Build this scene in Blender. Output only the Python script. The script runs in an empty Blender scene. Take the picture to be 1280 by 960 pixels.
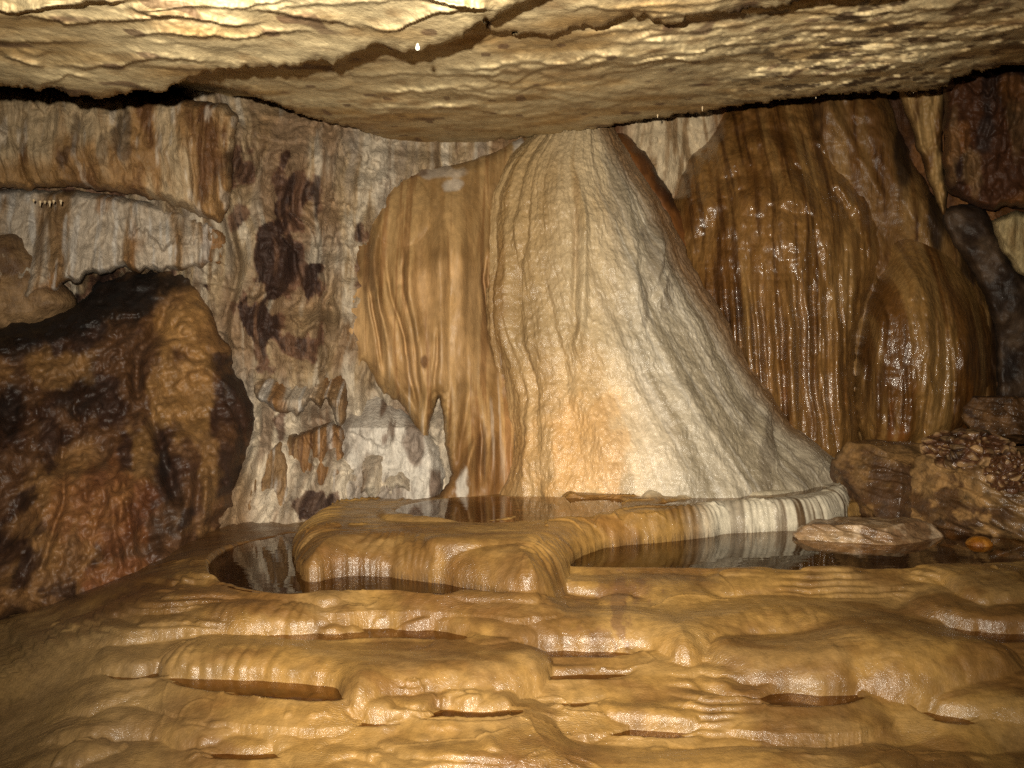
import bpy, math, numpy as np
C = bpy.context.scene
COL = C.collection
rng = np.random.RandomState(7)

# ------------------------------------------------------------------ camera model
F = 1204.0                      # focal length in pixels of a 1280 wide frame
CZ = 1.6                        # camera height
PITCH = math.atan(80.0 / F)     # looking slightly down
cp, sp_ = math.cos(PITCH), math.sin(PITCH)

def ray(px, py):
    """direction scaled so its y component is 1"""
    px = np.asarray(px, float); py = np.asarray(py, float)
    a = (px - 640) / F; c = -(py - 480) / F
    dy = cp + sp_ * c; dz = -sp_ + cp * c
    return a / dy, dz / dy

def at(px, py, Y):
    dx, dz = ray(px, py)
    return np.stack([dx * Y, np.broadcast_to(Y, np.shape(dx)) * 1.0, CZ + dz * Y], -1)

def on_plane(px, py, z):
    dx, dz = ray(px, py)
    Y = (z - CZ) / dz
    return dx * Y, Y

def to_px(x, Y, z):
    # inverse of ray
    a = x / Y; b = (z - CZ) / Y
    c = (b + sp_ / cp) / (1 - b * sp_ / cp)      # dz/dy -> c
    c = (b * cp + sp_) / (cp - b * sp_)
    dy = cp + sp_ * c
    return 640 + a * dy * F, 480 - c * F

# ------------------------------------------------------------------ noise
_perm = rng.permutation(256); _perm = np.concatenate([_perm, _perm, _perm])
_val = rng.rand(256) * 2 - 1
def noise(x, y, z=0.0, seed=0):
    x = np.asarray(x, float) + seed * 17.31; y = np.asarray(y, float) + seed * 5.77
    z = np.broadcast_to(np.asarray(z, float), x.shape) + seed * 3.1
    xi = np.floor(x).astype(np.int64); yi = np.floor(y).astype(np.int64); zi = np.floor(z).astype(np.int64)
    xf = x - xi; yf = y - yi; zf = z - zi
    u = xf * xf * xf * (xf * (xf * 6 - 15) + 10); v = yf * yf * yf * (yf * (yf * 6 - 15) + 10); w = zf * zf * zf * (zf * (zf * 6 - 15) + 10)
    xi &= 255; yi &= 255; zi &= 255
    def h(i, j, k):
        return _val[_perm[_perm[_perm[(xi + i) & 255] + ((yi + j) & 255)] + ((zi + k) & 255)]]
    a = h(0,0,0) * (1-u) + h(1,0,0) * u; b = h(0,1,0) * (1-u) + h(1,1,0) * u
    c = h(0,0,1) * (1-u) + h(1,0,1) * u; d = h(0,1,1) * (1-u) + h(1,1,1) * u
    return (a * (1-v) + b * v) * (1-w) + (c * (1-v) + d * v) * w

def fbm(x, y, z=0.0, o=4, seed=0, gain=.5):
    s = 0; a = 1; t = 0
    for i in range(o):
        s = s + a * noise(np.asarray(x) * 2**i, np.asarray(y) * 2**i, np.asarray(z) * 2**i, seed + i * 7)
        t += a; a *= gain
    return s / t

def billow(x, y, z=0.0, o=3, seed=0, gain=.5):
    s = 0; a = 1; t = 0
    for i in range(o):
        s = s + a * (np.sqrt(noise(np.asarray(x) * 2**i, np.asarray(y) * 2**i, np.asarray(z) * 2**i, seed + i * 7) ** 2 + .006) - .077) * 1.7
        t += a; a *= gain
    return s / t

def sm(x, a, b):
    t = np.clip((np.asarray(x, float) - a) / (b - a), 0, 1)
    return t * t * (3 - 2 * t)

def smin(a, b, k):
    h = np.clip(.5 + .5 * (b - a) / k, 0, 1)
    return b * (1-h) + a * h - k * h * (1-h)
def smax(a, b, k): return -smin(-a, -b, k)

# ------------------------------------------------------------------ shapes in the plane
def seg_dist(px, py, pts, closed):
    """distance to a polyline, arc length of the nearest point, inside flag"""
    P = np.asarray(pts, float); n = len(P); m = n if closed else n - 1
    best = np.full(px.shape, 1e9); arc = np.zeros(px.shape); inside = np.zeros(px.shape, bool); s0 = 0
    for i in range(m):
        a = P[i]; b = P[(i + 1) % n]; d = b - a; L2 = d @ d + 1e-12
        t = np.clip(((px - a[0]) * d[0] + (py - a[1]) * d[1]) / L2, 0, 1)
        q = np.hypot(px - a[0] - t * d[0], py - a[1] - t * d[1])
        L = math.sqrt(L2); k = q < best
        best = np.where(k, q, best); arc = np.where(k, s0 + t * L, arc); s0 += L
        if closed:
            c = ((a[1] > py) != (b[1] > py))
            with np.errstate(divide='ignore', invalid='ignore'):
                xx = (b[0] - a[0]) * (py - a[1]) / (b[1] - a[1] + 1e-12) + a[0]
            inside ^= c & (px < xx)
    return best, arc, inside

def smooth_poly(pts, closed=True, n=2):
    """Chaikin corner cutting"""
    P = np.asarray(pts, float)
    for _ in range(n):
        if closed:
            Q = np.roll(P, -1, 0)
            P = np.stack([P * .75 + Q * .25, P * .25 + Q * .75], 1).reshape(-1, 2)
        else:
            Q = np.stack([P[:-1] * .75 + P[1:] * .25, P[:-1] * .25 + P[1:] * .75], 1).reshape(-1, 2)
            P = np.vstack([P[:1], Q, P[-1:]])
    return P

def rbf(ctrl):
    """thin plate spline through (px, py, value)"""
    c = np.asarray(ctrl, float); X = c[:, :2] / 500.0; n = len(X)
    def U(r2): return r2 * np.log(r2 + 1e-9)
    K = U(((X[:, None] - X[None]) ** 2).sum(-1)) + np.eye(n) * 1e-3
    A = np.zeros((n + 3, n + 3)); A[:n, :n] = K; A[:n, n] = 1; A[:n, n+1:] = X; A[n, :n] = 1; A[n+1:, :n] = X.T
    w = np.linalg.solve(A, np.concatenate([c[:, 2], [0, 0, 0]]))
    def f(px, py):
        x = np.asarray(px) / 500.0; y = np.asarray(py) / 500.0
        r = w[n] + w[n+1] * x + w[n+2] * y
        for i in range(n): r = r + w[i] * U((x - X[i, 0])**2 + (y - X[i, 1])**2)
        return r
    return f

def ridges(px, py, lines):
    """sum of bumps (h metres towards the viewer, negative: grooves) along traced lines (pts, width px, h)"""
    s = np.zeros(px.shape)
    wx = 5 * fbm(px / 38, py / 60, o=3, seed=600); py0 = py; px = px + wx
    for pts, w, h in lines:
        P = np.asarray(pts, float)
        x0, y0 = P.min(0) - 3 * w; x1, y1 = P.max(0) + 3 * w
        k = (px > x0) & (px < x1) & (py > y0) & (py < y1)
        if not k.any(): continue
        d, a, _ = seg_dist(px[k], py[k], smooth_poly(P, False, 2) if len(P) > 2 else P, False)
        L = max(a.max(), 1.0)
        t = a / L
        env = sm(t, 0, .3) * (1 - sm(t, .75, 1)) * (1 + .5 * noise(a / 30, a * 0, w, 601))
        s[k] += h * env * np.exp(-(d / (w * (.8 + .3 * t))) ** 2)
    return s

def blobs(px, py, items, seed=0, rough=.55, sc=25.0):
    """mask 0..1 with ragged edges, for stains and painted glow: (cx, cy, rx, ry, strength)"""
    n = fbm(px / sc, py / (sc * 1.5), o=4, seed=seed)
    m = np.zeros(px.shape)
    for cx, cy, rx, ry, s in items:
        r = np.sqrt(((px - cx) / rx) ** 2 + ((py - cy) / ry) ** 2) + n * rough * 1.6
        m = np.maximum(m, s * (1 - sm(r, .6, 1.15)))
    return m

def lin(r, g, b):
    f = lambda c: ((c / 255 + .055) / 1.055) ** 2.4 if c > 10 else c / 255 / 12.92
    return np.array([f(r), f(g), f(b)])
def mix(a, b, t):
    t = np.asarray(t)[..., None]
    return a * (1 - t) + b * t

# albedo palette
WHITE = lin(224, 208, 184); GREY = lin(170, 158, 146); CREAM = lin(214, 194, 158); TAN = lin(190, 155, 105)
OCHRE = lin(176, 130, 66); AMBER = lin(150, 98, 42); BROWN = lin(112, 72, 36); DARK = lin(58, 36, 22)
BLACK = lin(30, 20, 15); PURPLE = lin(104, 74, 62); RUST = lin(138, 76, 32)
CEIL = lin(204, 184, 142)

# ------------------------------------------------------------------ meshes
def tag(o, label=None, cat=None, group=None, kind=None):
    if label: o['label'] = label
    if cat: o['category'] = cat
    if group: o['group'] = group
    if kind: o['kind'] = kind
    return o

def grid_obj(name, P, col, mat, keep=None, flip=False, parent=None):
    """P (ny, nx, 3), col (ny, nx, 3): one mesh; keep: face mask (ny-1, nx-1)"""
    ny, nx = P.shape[:2]
    idx = np.arange(ny * nx).reshape(ny, nx)
    q = np.stack([idx[:-1, :-1], idx[1:, :-1], idx[1:, 1:], idx[:-1, 1:]], -1)
    if flip: q = q[..., ::-1]
    q = q.reshape(-1, 4) if keep is None else q[keep]
    used = np.zeros(ny * nx, bool); used[q.ravel()] = True
    new = np.cumsum(used) - 1
    V = P.reshape(-1, 3)[used].astype(np.float32); q = new[q].astype(np.int32)
    cc = col.reshape(-1, 3)[used]
    me = bpy.data.meshes.new(name)
    me.vertices.add(len(V)); me.vertices.foreach_set('co', V.ravel())
    me.loops.add(q.size); me.loops.foreach_set('vertex_index', q.ravel())
    me.polygons.add(len(q)); me.polygons.foreach_set('loop_start', np.arange(0, q.size, 4, dtype=np.int32))
    me.polygons.foreach_set('use_smooth', np.ones(len(q), bool))
    at_ = me.color_attributes.new('stain', 'FLOAT_COLOR', 'POINT')
    c4 = np.ones((len(V), 4), np.float32); c4[:, :3] = np.clip(cc, 0.002, .9)
    at_.data.foreach_set('color', c4.ravel())
    me.update(calc_edges=True); me.validate()
    me.materials.append(mat)
    o = bpy.data.objects.new(name, me); COL.objects.link(o)
    if parent: o.parent = parent
    return o

def relief(name, poly, depth, mat, colour, edge_w=14, edge_d=.12, step=1.7, disp=None, skirt=.5,
           rag=2.0, rag_sc=14.0, seed=0, nsm=2):
    """a rock form on its own surface: traced outline, own depth, rounded rim and sides running back into the rock"""
    P = smooth_poly(poly, True, nsm)
    x0, y0 = P.min(0) - 6; x1, y1 = P.max(0) + 6
    nx = int((x1 - x0) / step) + 1; ny = int((y1 - y0) / step) + 1
    px, py = np.meshgrid(np.linspace(x0, x1, nx), np.linspace(y0, y1, ny))
    d, arc, ins = seg_dist(px, py, P, True)
    d = np.where(ins, d, -d)
    if rag: d = d + rag * fbm(px / rag_sc, py / rag_sc, o=3, seed=seed + 40) * 2
    Y = depth(px, py) if callable(depth) else np.full(px.shape, float(depth))
    e = np.clip(d / edge_w, 0, 1)
    e = np.sqrt(1 - (1 - e) ** 2)
    Yf = Y + edge_d * (1 - e)
    W0 = at(px, py, Yf)
    if disp is not None:
        Yf = Yf - disp(px, py, W0[..., 0], W0[..., 2], W0[..., 1]) * (.25 + .75 * e)
    out = d < 0
    Yf = np.where(out, Yf + np.clip(-d / step, 0, 1.2) * skirt, Yf)
    c = colour(px, py, W0[..., 0], W0[..., 2], W0[..., 1])
    g = W0; c = c * (1 + .20 * fbm(g[..., 0] * 22, g[..., 2] * 16, g[..., 1] * 8, 4, seed + 70, .65)[..., None])
    inn = d > -step * 1.3
    keep = inn[:-1, :-1] & inn[1:, :-1] & inn[1:, 1:] & inn[:-1, 1:]
    return grid_obj(name, at(px, py, Yf), c, mat, keep)

# ------------------------------------------------------------------ materials
def rock_mat(name, rough=(.35, .6), bump=((40, .5, .006),), coat=.0, spec=.5, var=.35, stretch=(1, 1, 1), coat_rough=.08,
             speck=None, streak=None, sss=0, wave=None):
    m = bpy.data.materials.new(name); m.use_nodes = True
    nt = m.node_tree; N = nt.nodes; L = nt.links; b = N['Principled BSDF']
    tc = N.new('ShaderNodeTexCoord'); mp = N.new('ShaderNodeMapping'); mp.inputs['Scale'].default_value = stretch
    L.new(tc.outputs['Object'], mp.inputs['Vector'])
    at_ = N.new('ShaderNodeAttribute'); at_.attribute_name = 'stain'
    # mottling of the base colour
    n1 = N.new('ShaderNodeTexNoise'); n1.inputs['Scale'].default_value = 22; n1.inputs['Detail'].default_value = 8; n1.inputs['Roughness'].default_value = .65
    L.new(mp.outputs[0], n1.inputs['Vector'])
    r1 = N.new('ShaderNodeMapRange'); r1.inputs['From Min'].default_value = .3; r1.inputs['From Max'].default_value = .7
    r1.inputs['To Min'].default_value = 1 - var; r1.inputs['To Max'].default_value = 1 + var * .6
    L.new(n1.outputs['Fac'], r1.inputs['Value'])
    mul = N.new('ShaderNodeVectorMath'); mul.operation = 'SCALE'
    L.new(at_.outputs['Color'], mul.inputs[0]); L.new(r1.outputs[0], mul.inputs['Scale'])
    colour = mul.outputs[0]
    if speck:
        v = N.new('ShaderNodeTexNoise'); v.inputs['Scale'].default_value = speck[0]; v.inputs['Detail'].default_value = 3
        L.new(mp.outputs[0], v.inputs['Vector'])
        rs = N.new('ShaderNodeMapRange'); rs.inputs['From Min'].default_value = speck[1]; rs.inputs['From Max'].default_value = speck[1] + .06
        L.new(v.outputs['Fac'], rs.inputs['Value'])
        mx = N.new('ShaderNodeMix'); mx.data_type = 'RGBA'; L.new(rs.outputs[0], mx.inputs['Factor'])
        L.new(colour, mx.inputs[6]); mx.inputs[7].default_value = (*speck[2], 1); colour = mx.outputs[2]
    L.new(colour, b.inputs['Base Color'])
    n2 = N.new('ShaderNodeTexNoise'); n2.inputs['Scale'].default_value = 9; n2.inputs['Detail'].default_value = 5
    L.new(mp.outputs[0], n2.inputs['Vector'])
    r2 = N.new('ShaderNodeMapRange'); r2.inputs['From Min'].default_value = .35; r2.inputs['From Max'].default_value = .65
    r2.inputs['To Min'].default_value = rough[0]; r2.inputs['To Max'].default_value = rough[1]
    L.new(n2.outputs['Fac'], r2.inputs['Value']); L.new(r2.outputs[0], b.inputs['Roughness'])
    b.inputs['Specular IOR Level'].default_value = spec
    b.inputs['Coat Weight'].default_value = coat; b.inputs['Coat Roughness'].default_value = coat_rough
    prev = None
    for sc_, ro, dist in bump:
        n = N.new('ShaderNodeTexNoise'); n.inputs['Scale'].default_value = sc_; n.inputs['Detail'].default_value = 5; n.inputs['Roughness'].default_value = ro
        L.new(mp.outputs[0], n.inputs['Vector'])
        bp = N.new('ShaderNodeBump'); bp.inputs['Strength'].default_value = 1; bp.inputs['Distance'].default_value = dist
        L.new(n.outputs['Fac'], bp.inputs['Height'])
        if prev: L.new(prev.outputs[0], bp.inputs['Normal'])
        prev = bp
    if wave:
        w = N.new('ShaderNodeTexWave'); w.wave_type = 'BANDS'; w.bands_direction = wave[3] if len(wave) > 3 else 'Z'
        w.inputs['Scale'].default_value = wave[0]; w.inputs['Distortion'].default_value = wave[2]
        w.inputs['Detail'].default_value = 3; w.inputs['Detail Scale'].default_value = 2.0
        L.new(tc.outputs['Object'], w.inputs['Vector'])
        # only in patches
        bp = N.new('ShaderNodeBump'); bp.inputs['Distance'].default_value = wave[1]
        n3 = N.new('ShaderNodeTexNoise'); n3.inputs['Scale'].default_value = 2.3; n3.inputs['Detail'].default_value = 2
        L.new(tc.outputs['Object'], n3.inputs['Vector'])
        r3 = N.new('ShaderNodeMapRange'); r3.inputs['From Min'].default_value = .45; r3.inputs['From Max'].default_value = .62
        L.new(n3.outputs['Fac'], r3.inputs['Value']); L.new(r3.outputs[0], bp.inputs['Strength'])
        L.new(w.outputs['Fac'], bp.inputs['Height'])
        if prev: L.new(prev.outputs[0], bp.inputs['Normal'])
        prev = bp
    if prev:
        L.new(prev.outputs[0], b.inputs['Normal']); L.new(prev.outputs[0], b.inputs['Coat Normal'])
    return m

M_ceil = rock_mat('limestone_ceiling', (.5, .75), ((9, .6, .006), (50, .65, .003)), spec=.18, var=.26, stretch=(1, .6, 1))
M_wall = rock_mat('draped_wall_rock', (.4, .7), ((26, .65, .012), (90, .65, .005)), spec=.3, var=.35, stretch=(1.6, 1.6, .55), coat=.05, coat_rough=.3)
M_dark = rock_mat('dark_brown_rock', (.45, .75), ((14, .55, .009), (80, .6, .004)), spec=.35, var=.4, stretch=(1.2, 1.2, .8), coat=.1, coat_rough=.25)
M_flow = rock_mat('pale_flowstone', (.25, .45), ((40, .6, .006), (110, .6, .004)), spec=.45, var=.14, stretch=(1.5, 1.5, .6), coat=.35, coat_rough=.14)
M_brown = rock_mat('brown_drapery_calcite', (.45, .65), ((14, .5, .003), (80, .5, .0025)), spec=.35, var=.2, stretch=(1.8, 1.8, .35), coat=.03, coat_rough=.25)
M_wet = rock_mat('wet_amber_flowstone', (.25, .45), ((22, .6, .008), (75, .6, .003)), spec=.5, var=.35, stretch=(1.6, 1.6, .45), coat=.8, coat_rough=.11)
M_floor = rock_mat('wet_ochre_rimstone', (.28, .52), ((14, .55, .005), (80, .65, .0032)), spec=.5, var=.26, coat=.3, coat_rough=.12,
                   wave=(34, .0009, 9.0, 'Y'))
M_damp = rock_mat('damp_brown_flowstone', (.4, .65), ((22, .6, .008), (75, .6, .003)), spec=.4, var=.35, stretch=(1.6, 1.6, .45), coat=.2, coat_rough=.2)
M_boulder = rock_mat('wet_brown_boulder', (.25, .6), ((18, .6, .010), (70, .6, .004)), spec=.5, var=.5, coat=.35, coat_rough=.12)

def water_mat():
    m = bpy.data.materials.new('still_water'); m.use_nodes = True
    nt = m.node_tree; N = nt.nodes; L = nt.links; N.remove(N['Principled BSDF']); out = N['Material Output']
    tr = N.new('ShaderNodeBsdfTransparent'); tr.inputs[0].default_value = (.58, .46, .32, 1)
    gl = N.new('ShaderNodeBsdfGlossy'); gl.inputs['Roughness'].default_value = .015; gl.inputs[0].default_value = (.97, .97, .97, 1)
    mx = N.new('ShaderNodeMixShader'); tc = N.new('ShaderNodeTexCoord'); mp = N.new('ShaderNodeMapping'); mp.inputs['Scale'].default_value = (.7, 3, 1)
    n = N.new('ShaderNodeTexNoise'); n.inputs['Scale'].default_value = 5; n.inputs['Detail'].default_value = 2
    bp = N.new('ShaderNodeBump'); bp.inputs['Distance'].default_value = .0007
    L.new(tc.outputs['Object'], mp.inputs[0]); L.new(mp.outputs[0], n.inputs[0]); L.new(n.outputs['Fac'], bp.inputs['Height'])
    L.new(bp.outputs[0], gl.inputs['Normal'])
    # Schlick reflectance, the same from above and below the sheet
    ge = N.new('ShaderNodeNewGeometry'); dt = N.new('ShaderNodeVectorMath'); dt.operation = 'DOT_PRODUCT'
    L.new(ge.outputs['Incoming'], dt.inputs[0]); L.new(bp.outputs[0], dt.inputs[1])
    def M(op, a, b=None):
        q = N.new('ShaderNodeMath'); q.operation = op; L.new(a, q.inputs[0])
        if b is not None: q.inputs[1].default_value = b
        return q.outputs[0]
    q = M('ABSOLUTE', dt.outputs['Value']); q = M('SUBTRACT', q, 1.0); q = M('ABSOLUTE', q); q = M('POWER', q, 5.0)
    q = M('MULTIPLY', q, .98); q = M('ADD', q, .02); L.new(q, mx.inputs[0]); L.new(tr.outputs[0], mx.inputs[1]); L.new(gl.outputs[0], mx.inputs[2])
    L.new(mx.outputs[0], out.inputs['Surface'])
    return m
M_water = water_mat()

# ================================================================== CEILING
def make_ledges(traced, n, seed, ymin, ymax, xr=(-200, 1480)):
    rs = np.random.RandomState(seed); L = []
    for pts, h, ln in traced: L.append((np.asarray(pts, float), h, ln))
    for _ in range(n):
        x0 = rs.uniform(*xr); w = rs.uniform(50, 330) ; t = rs.rand(); y0 = ymin + (ymax - ymin) * t
        sl = -.05 + .05 * rs.randn() - .07 * (x0 > 700) + .05 * (x0 < 300)
        m = 9; xs = np.linspace(x0, x0 + w, m); ys = y0 + sl * (xs - x0) + np.cumsum(rs.randn(m)) * 2.2
        L.append((np.stack([xs, ys], -1), rs.uniform(.02, .10) * (.5 + w / 300), rs.uniform(10, 34)))
    return L
def ceil_disp(ledges, seed, k=1.0):
    """overlapping layers of rock: each hangs a little lower and ends in a torn edge with a step up behind it"""
    def f(px, py, x, z, y):
        s = .16 * fbm(x * 1.1, y * 1.0, 0, 3, seed + 30) + .030 * fbm(x * 7, y * 4, 0, 6, seed + 31, .62)
        rag = 5.0 * fbm(px / 26, py / 60, 0, 4, seed + 50, .62)
        wob = 7 * noise(px / 90, py / 70, 0, seed + 51)
        for P, h, ln in ledges:
            x0, x1 = P[0, 0], P[-1, 0]
            kk = (px > x0) & (px < x1) & (py < P[:, 1].max() + 16) & (py > P[:, 1].min() - 4 * ln - 16)
            if not kk.any(): continue
            xx = px[kk]; yl = np.interp(xx, P[:, 0], P[:, 1]) + rag[kk] + wob[kk] * .6
            up = yl - py[kk]; e = np.minimum(xx - x0, x1 - xx) / (x1 - x0)
            s[kk] += .8 * k * h * sm(e, 0, .25) * sm(up, -1.5, 2.5) * np.exp(-np.maximum(up, 0) / ln)
        # knobbly eroded rock towards the right rear
        g = sm(px, 700, 1050) * sm(py, 10, 60) + .35 * sm(py, 100, 150)
        s += g * (.05 * billow(x * 11, y * 7, 0, 3, seed + 33) - .03)
        return s
    return f

T_main = [(((230, 100), (262, 106), (300, 112), (340, 128), (362, 134)), .10, 20), (((540, 84), (600, 96), (640, 108), (680, 88), (740, 70), (780, 76), (840, 72), (900, 66)), .12, 22),
          (((440, 112), (500, 118), (560, 112), (640, 120), (700, 102), (720, 100)), .10, 14), (((400, 130), (470, 136), (520, 138), (600, 138), (660, 150), (720, 142), (800, 124), (860, 110)), .12, 12),
          (((880, 112), (960, 104), (1040, 96), (1120, 92), (1180, 80)), .12, 14), (((700, 100), (780, 84), (820, 80), (900, 62), (980, 52)), .10, 18), (((860, 30), (960, 18), (1060, 22), (1150, 10), (1280, 6)), .12, 24),
          (((900, 62), (1000, 44), (1100, 36), (1200, 30), (1300, 28)), .09, 20), (((300, 90), (360, 104), (420, 112), (460, 108)), .07, 14), (((740, 66), (760, 60), (800, 56), (850, 58)), .07, 14)]
T_lip = [(((-60, 12), (20, 18), (50, 14), (100, 8), (180, 2)), .22, 22), (((0, 24), (40, 22), (80, 32), (130, 28), (190, 24), (240, 24)), .14, 24), (((150, 6), (190, 20), (230, 22), (280, 30), (340, 26)), .16, 20),
         (((60, 80), (100, 84), (150, 80), (200, 76), (250, 78), (290, 76)), .16, 22), (((0, 70), (30, 80), (48, 82), (60, 84)), .10, 16), (((300, 8), (340, 14), (370, 24), (420, 30), (470, 44)), .14, 18),
         (((520, -2), (560, 6), (600, 14), (622, 16)), .22, 18), (((440, 30), (470, 40), (500, 38), (540, 20), (600, 10)), .14, 18), (((-60, 56), (0, 52), (60, 54), (120, 52)), .10, 20), (((30, 96), (44, 106), (60, 104), (84, 94), (120, 96)), .08, 12)]
def ceil_col(seed):
    def f(px, py, x, z, y):
        n = fbm(x * 2, y * 3, 0, 5, seed + 2); n2 = fbm(x * 8, y * 6, 0, 5, seed + 4)
        c = mix(CEIL, lin(178, 146, 96), sm(n, -.1, .5))
        c = mix(c, lin(200, 182, 142), sm(-n, .1, .5))
        c = mix(c, lin(150, 118, 78), sm(n2, .15, .6) * .6)
        c = mix(c, lin(96, 66, 52), sm(noise(x * 13, y * 7, 0, seed + 8), .74, .85) * .7)
        # darker pitted rock to the right
        pit = sm(fbm(x * 10, y * 8, 0, 3, seed + 12), .16, .30) * sm(px, 760, 1050)
        c = mix(c, lin(60, 42, 30), pit * .9)
        c = mix(c, lin(140, 108, 68), sm(px, 1000, 1350) * .45)
        return c
    return f

def plane_depth(z0, sl=0.0, tilt=0.0):
    def f(px, py):
        dx, dz = ray(px, np.minimum(py, 330))
        dz = np.maximum(dz, .06)
        # plane z = z0 + sl*y + tilt*x
        return (z0 - CZ) / (dz - sl - tilt * dx)
    return f

top = -190
main_edge = [(-200, 60), (120, 70), (215, 92), (232, 98), (262, 104), (300, 112), (330, 124), (362, 138), (400, 150), (443, 156), (470, 172),
             (500, 181), (532, 187), (560, 182), (600, 179), (650, 172), (700, 166), (742, 161), (775, 153), (830, 145),
             (890, 135), (960, 126), (1010, 119), (1080, 114), (1140, 113), (1180, 108), (1196, 94), (1240, 84), (1290, 78), (1480, 70)]
o = relief('ceiling_slab', main_edge + [(1480, top), (-200, top)], plane_depth(2.455, .060, .03), M_ceil, ceil_col(3), edge_w=9, edge_d=.10,
       disp=ceil_disp(make_ledges(T_main, 170, 5, 20, 170), 3), skirt=.9, rag=2.2, rag_sc=9, step=1.6, nsm=1)
tag(o, kind='structure')
# the smooth higher layer seen in the shade behind the left lip
o = relief('ceiling_layer', [(-200, 60), (560, 60), (600, 170), (548, 186), (500, 182), (420, 178), (372, 168), (330, 160), (300, 153), (250, 144), (200, 137),
       (150, 131), (60, 128), (-200, 128)], plane_depth(2.50, .09), M_ceil, ceil_col(11), edge_w=8, edge_d=.1,
       disp=ceil_disp(make_ledges([], 14, 6, 110, 180, (150, 500)), 12, .5), skirt=.9, rag=1.2, step=2, nsm=1)
tag(o, kind='structure')
# the near slab whose torn lip hangs down at the upper left
lip = [(-200, 96), (-60, 100), (0, 106), (30, 108), (48, 112), (62, 109), (85, 116), (118, 122), (148, 118), (176, 111), (200, 115), (222, 102), (242, 92), (262, 90),
       (285, 88), (305, 84), (335, 86), (368, 83), (395, 74), (425, 81), (444, 66), (470, 54), (492, 60), (508, 65), (535, 60), (560, 52),
       (582, 44), (598, 30), (625, 18), (650, 6), (690, -14), (760, -30), (900, -44), (1100, -60), (1100, top), (-200, top)]
o = relief('ceiling_lip', lip, plane_depth(2.30, .042), M_ceil, ceil_col(21), edge_w=10, edge_d=.10, disp=ceil_disp(make_ledges(T_lip, 46, 7, -120, 100, (-200, 700)), 22), skirt=.8, rag=3.0,
       rag_sc=10, step=1.6, nsm=1)
tag(o, 'pale layered rock slab hanging from the ceiling at upper left with a torn lip', 'rock slab')
lip2 = [(604, 40), (620, 37), (642, 43), (668, 41), (690, 43), (706, 38), (728, 30), (748, 36), (770, 22), (800, 18), (818, 26), (838, 29), (870, 20), (915, 14),
        (960, 10), (975, 12), (988, 2), (1040, -6), (1200, -20), (1200, -150), (560, -150), (600, -20), (612, 20)]
o = relief('ceiling_ledge', lip2, plane_depth(2.35, .056), M_ceil, ceil_col(31), edge_w=8, edge_d=.08, disp=ceil_disp(make_ledges([], 16, 8, -20, 36, (560, 1100)), 33), skirt=.6, rag=2.4,
       rag_sc=9, step=1.7, nsm=1)
tag(o, 'thin pale ceiling ledge at the top centre, right of the large hanging slab', 'rock ledge')

# ================================================================== BACK WALL
wall_ctrl = [(-100, 100, 6.0), (-100, 700, 5.7), (0, 250, 6.3), (120, 360, 6.6), (200, 150, 6.4), (400, 150, 6.7), (330, 400, 6.4), (400, 520, 6.35), (340, 660, 5.8), (430, 650, 6.0),
             (520, 200, 6.9), (560, 650, 6.4), (720, 170, 7.3), (720, 600, 7.0), (900, 130, 7.5), (900, 500, 7.4), (1080, 600, 7.0), (1200, 120, 7.5),
             (1200, 560, 7.1), (1400, 120, 7.2), (1400, 600, 6.6), (300, 0, 6.8), (1000, 0, 7.6), (500, 800, 6.2), (1000, 800, 7.0)]
W = rbf(wall_ctrl)
WR = [  # traced ribs and grooves of the left wall
    (((345, 160), (335, 230), (318, 300), (305, 350), (285, 420), (300, 470)), 7, .05),
    (((372, 200), (365, 260), (352, 330), (330, 420), (320, 470)), 9, .05),
    (((430, 170), (418, 240), (405, 300), (398, 380), (405, 450), (418, 520)), 8, .06),
    (((452, 210), (440, 280), (425, 350), (425, 420), (440, 470)), 8, .05),
    (((410, 160), (398, 220), (390, 290)), 6, .04), (((480, 185), (455, 215), (440, 250)), 6, .05),
    (((265, 170), (280, 230), (300, 260)), 10, .05), (((240, 175), (262, 240), (275, 300)), 7, .05),
    (((320, 470), (332, 510), (322, 560), (300, 610), (280, 650), (262, 690)), 9, .09),
    (((352, 545), (345, 600), (335, 660)), 6, .06), (((372, 545), (366, 600), (362, 650)), 6, .05), (((390, 540), (392, 600), (392, 640)), 6, .06),
    (((410, 545), (412, 600), (405, 650)), 7, .06), (((338, 530), (330, 590), (308, 660)), 5, .04),
    (((440, 480), (435, 560), (425, 640)), 12, .10), (((470, 500), (468, 570), (460, 640)), 14, .08), (((505, 540), (500, 590), (500, 640)), 12, .06),
    (((325, 515), (322, 535), (328, 560)), 5, -.12),
]
def hang(x, z, seed, fz, A):
    """tiers of hanging folds: swelling downwards, then cut back under a ragged hem"""
    ph = -z * fz + 1.6 * fbm(x * 3.0, z * .3, 0, 5, seed, .65)
    fr = ph - np.floor(ph)
    g = sm(noise(x * 2.2 + np.floor(ph) * 5.3, np.floor(ph) * 2.1, 0, seed + 1), -.3, .4)
    return A * g * np.where(fr < .92, (fr / .92) ** 1.5, (1 - fr) / .08)
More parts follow.
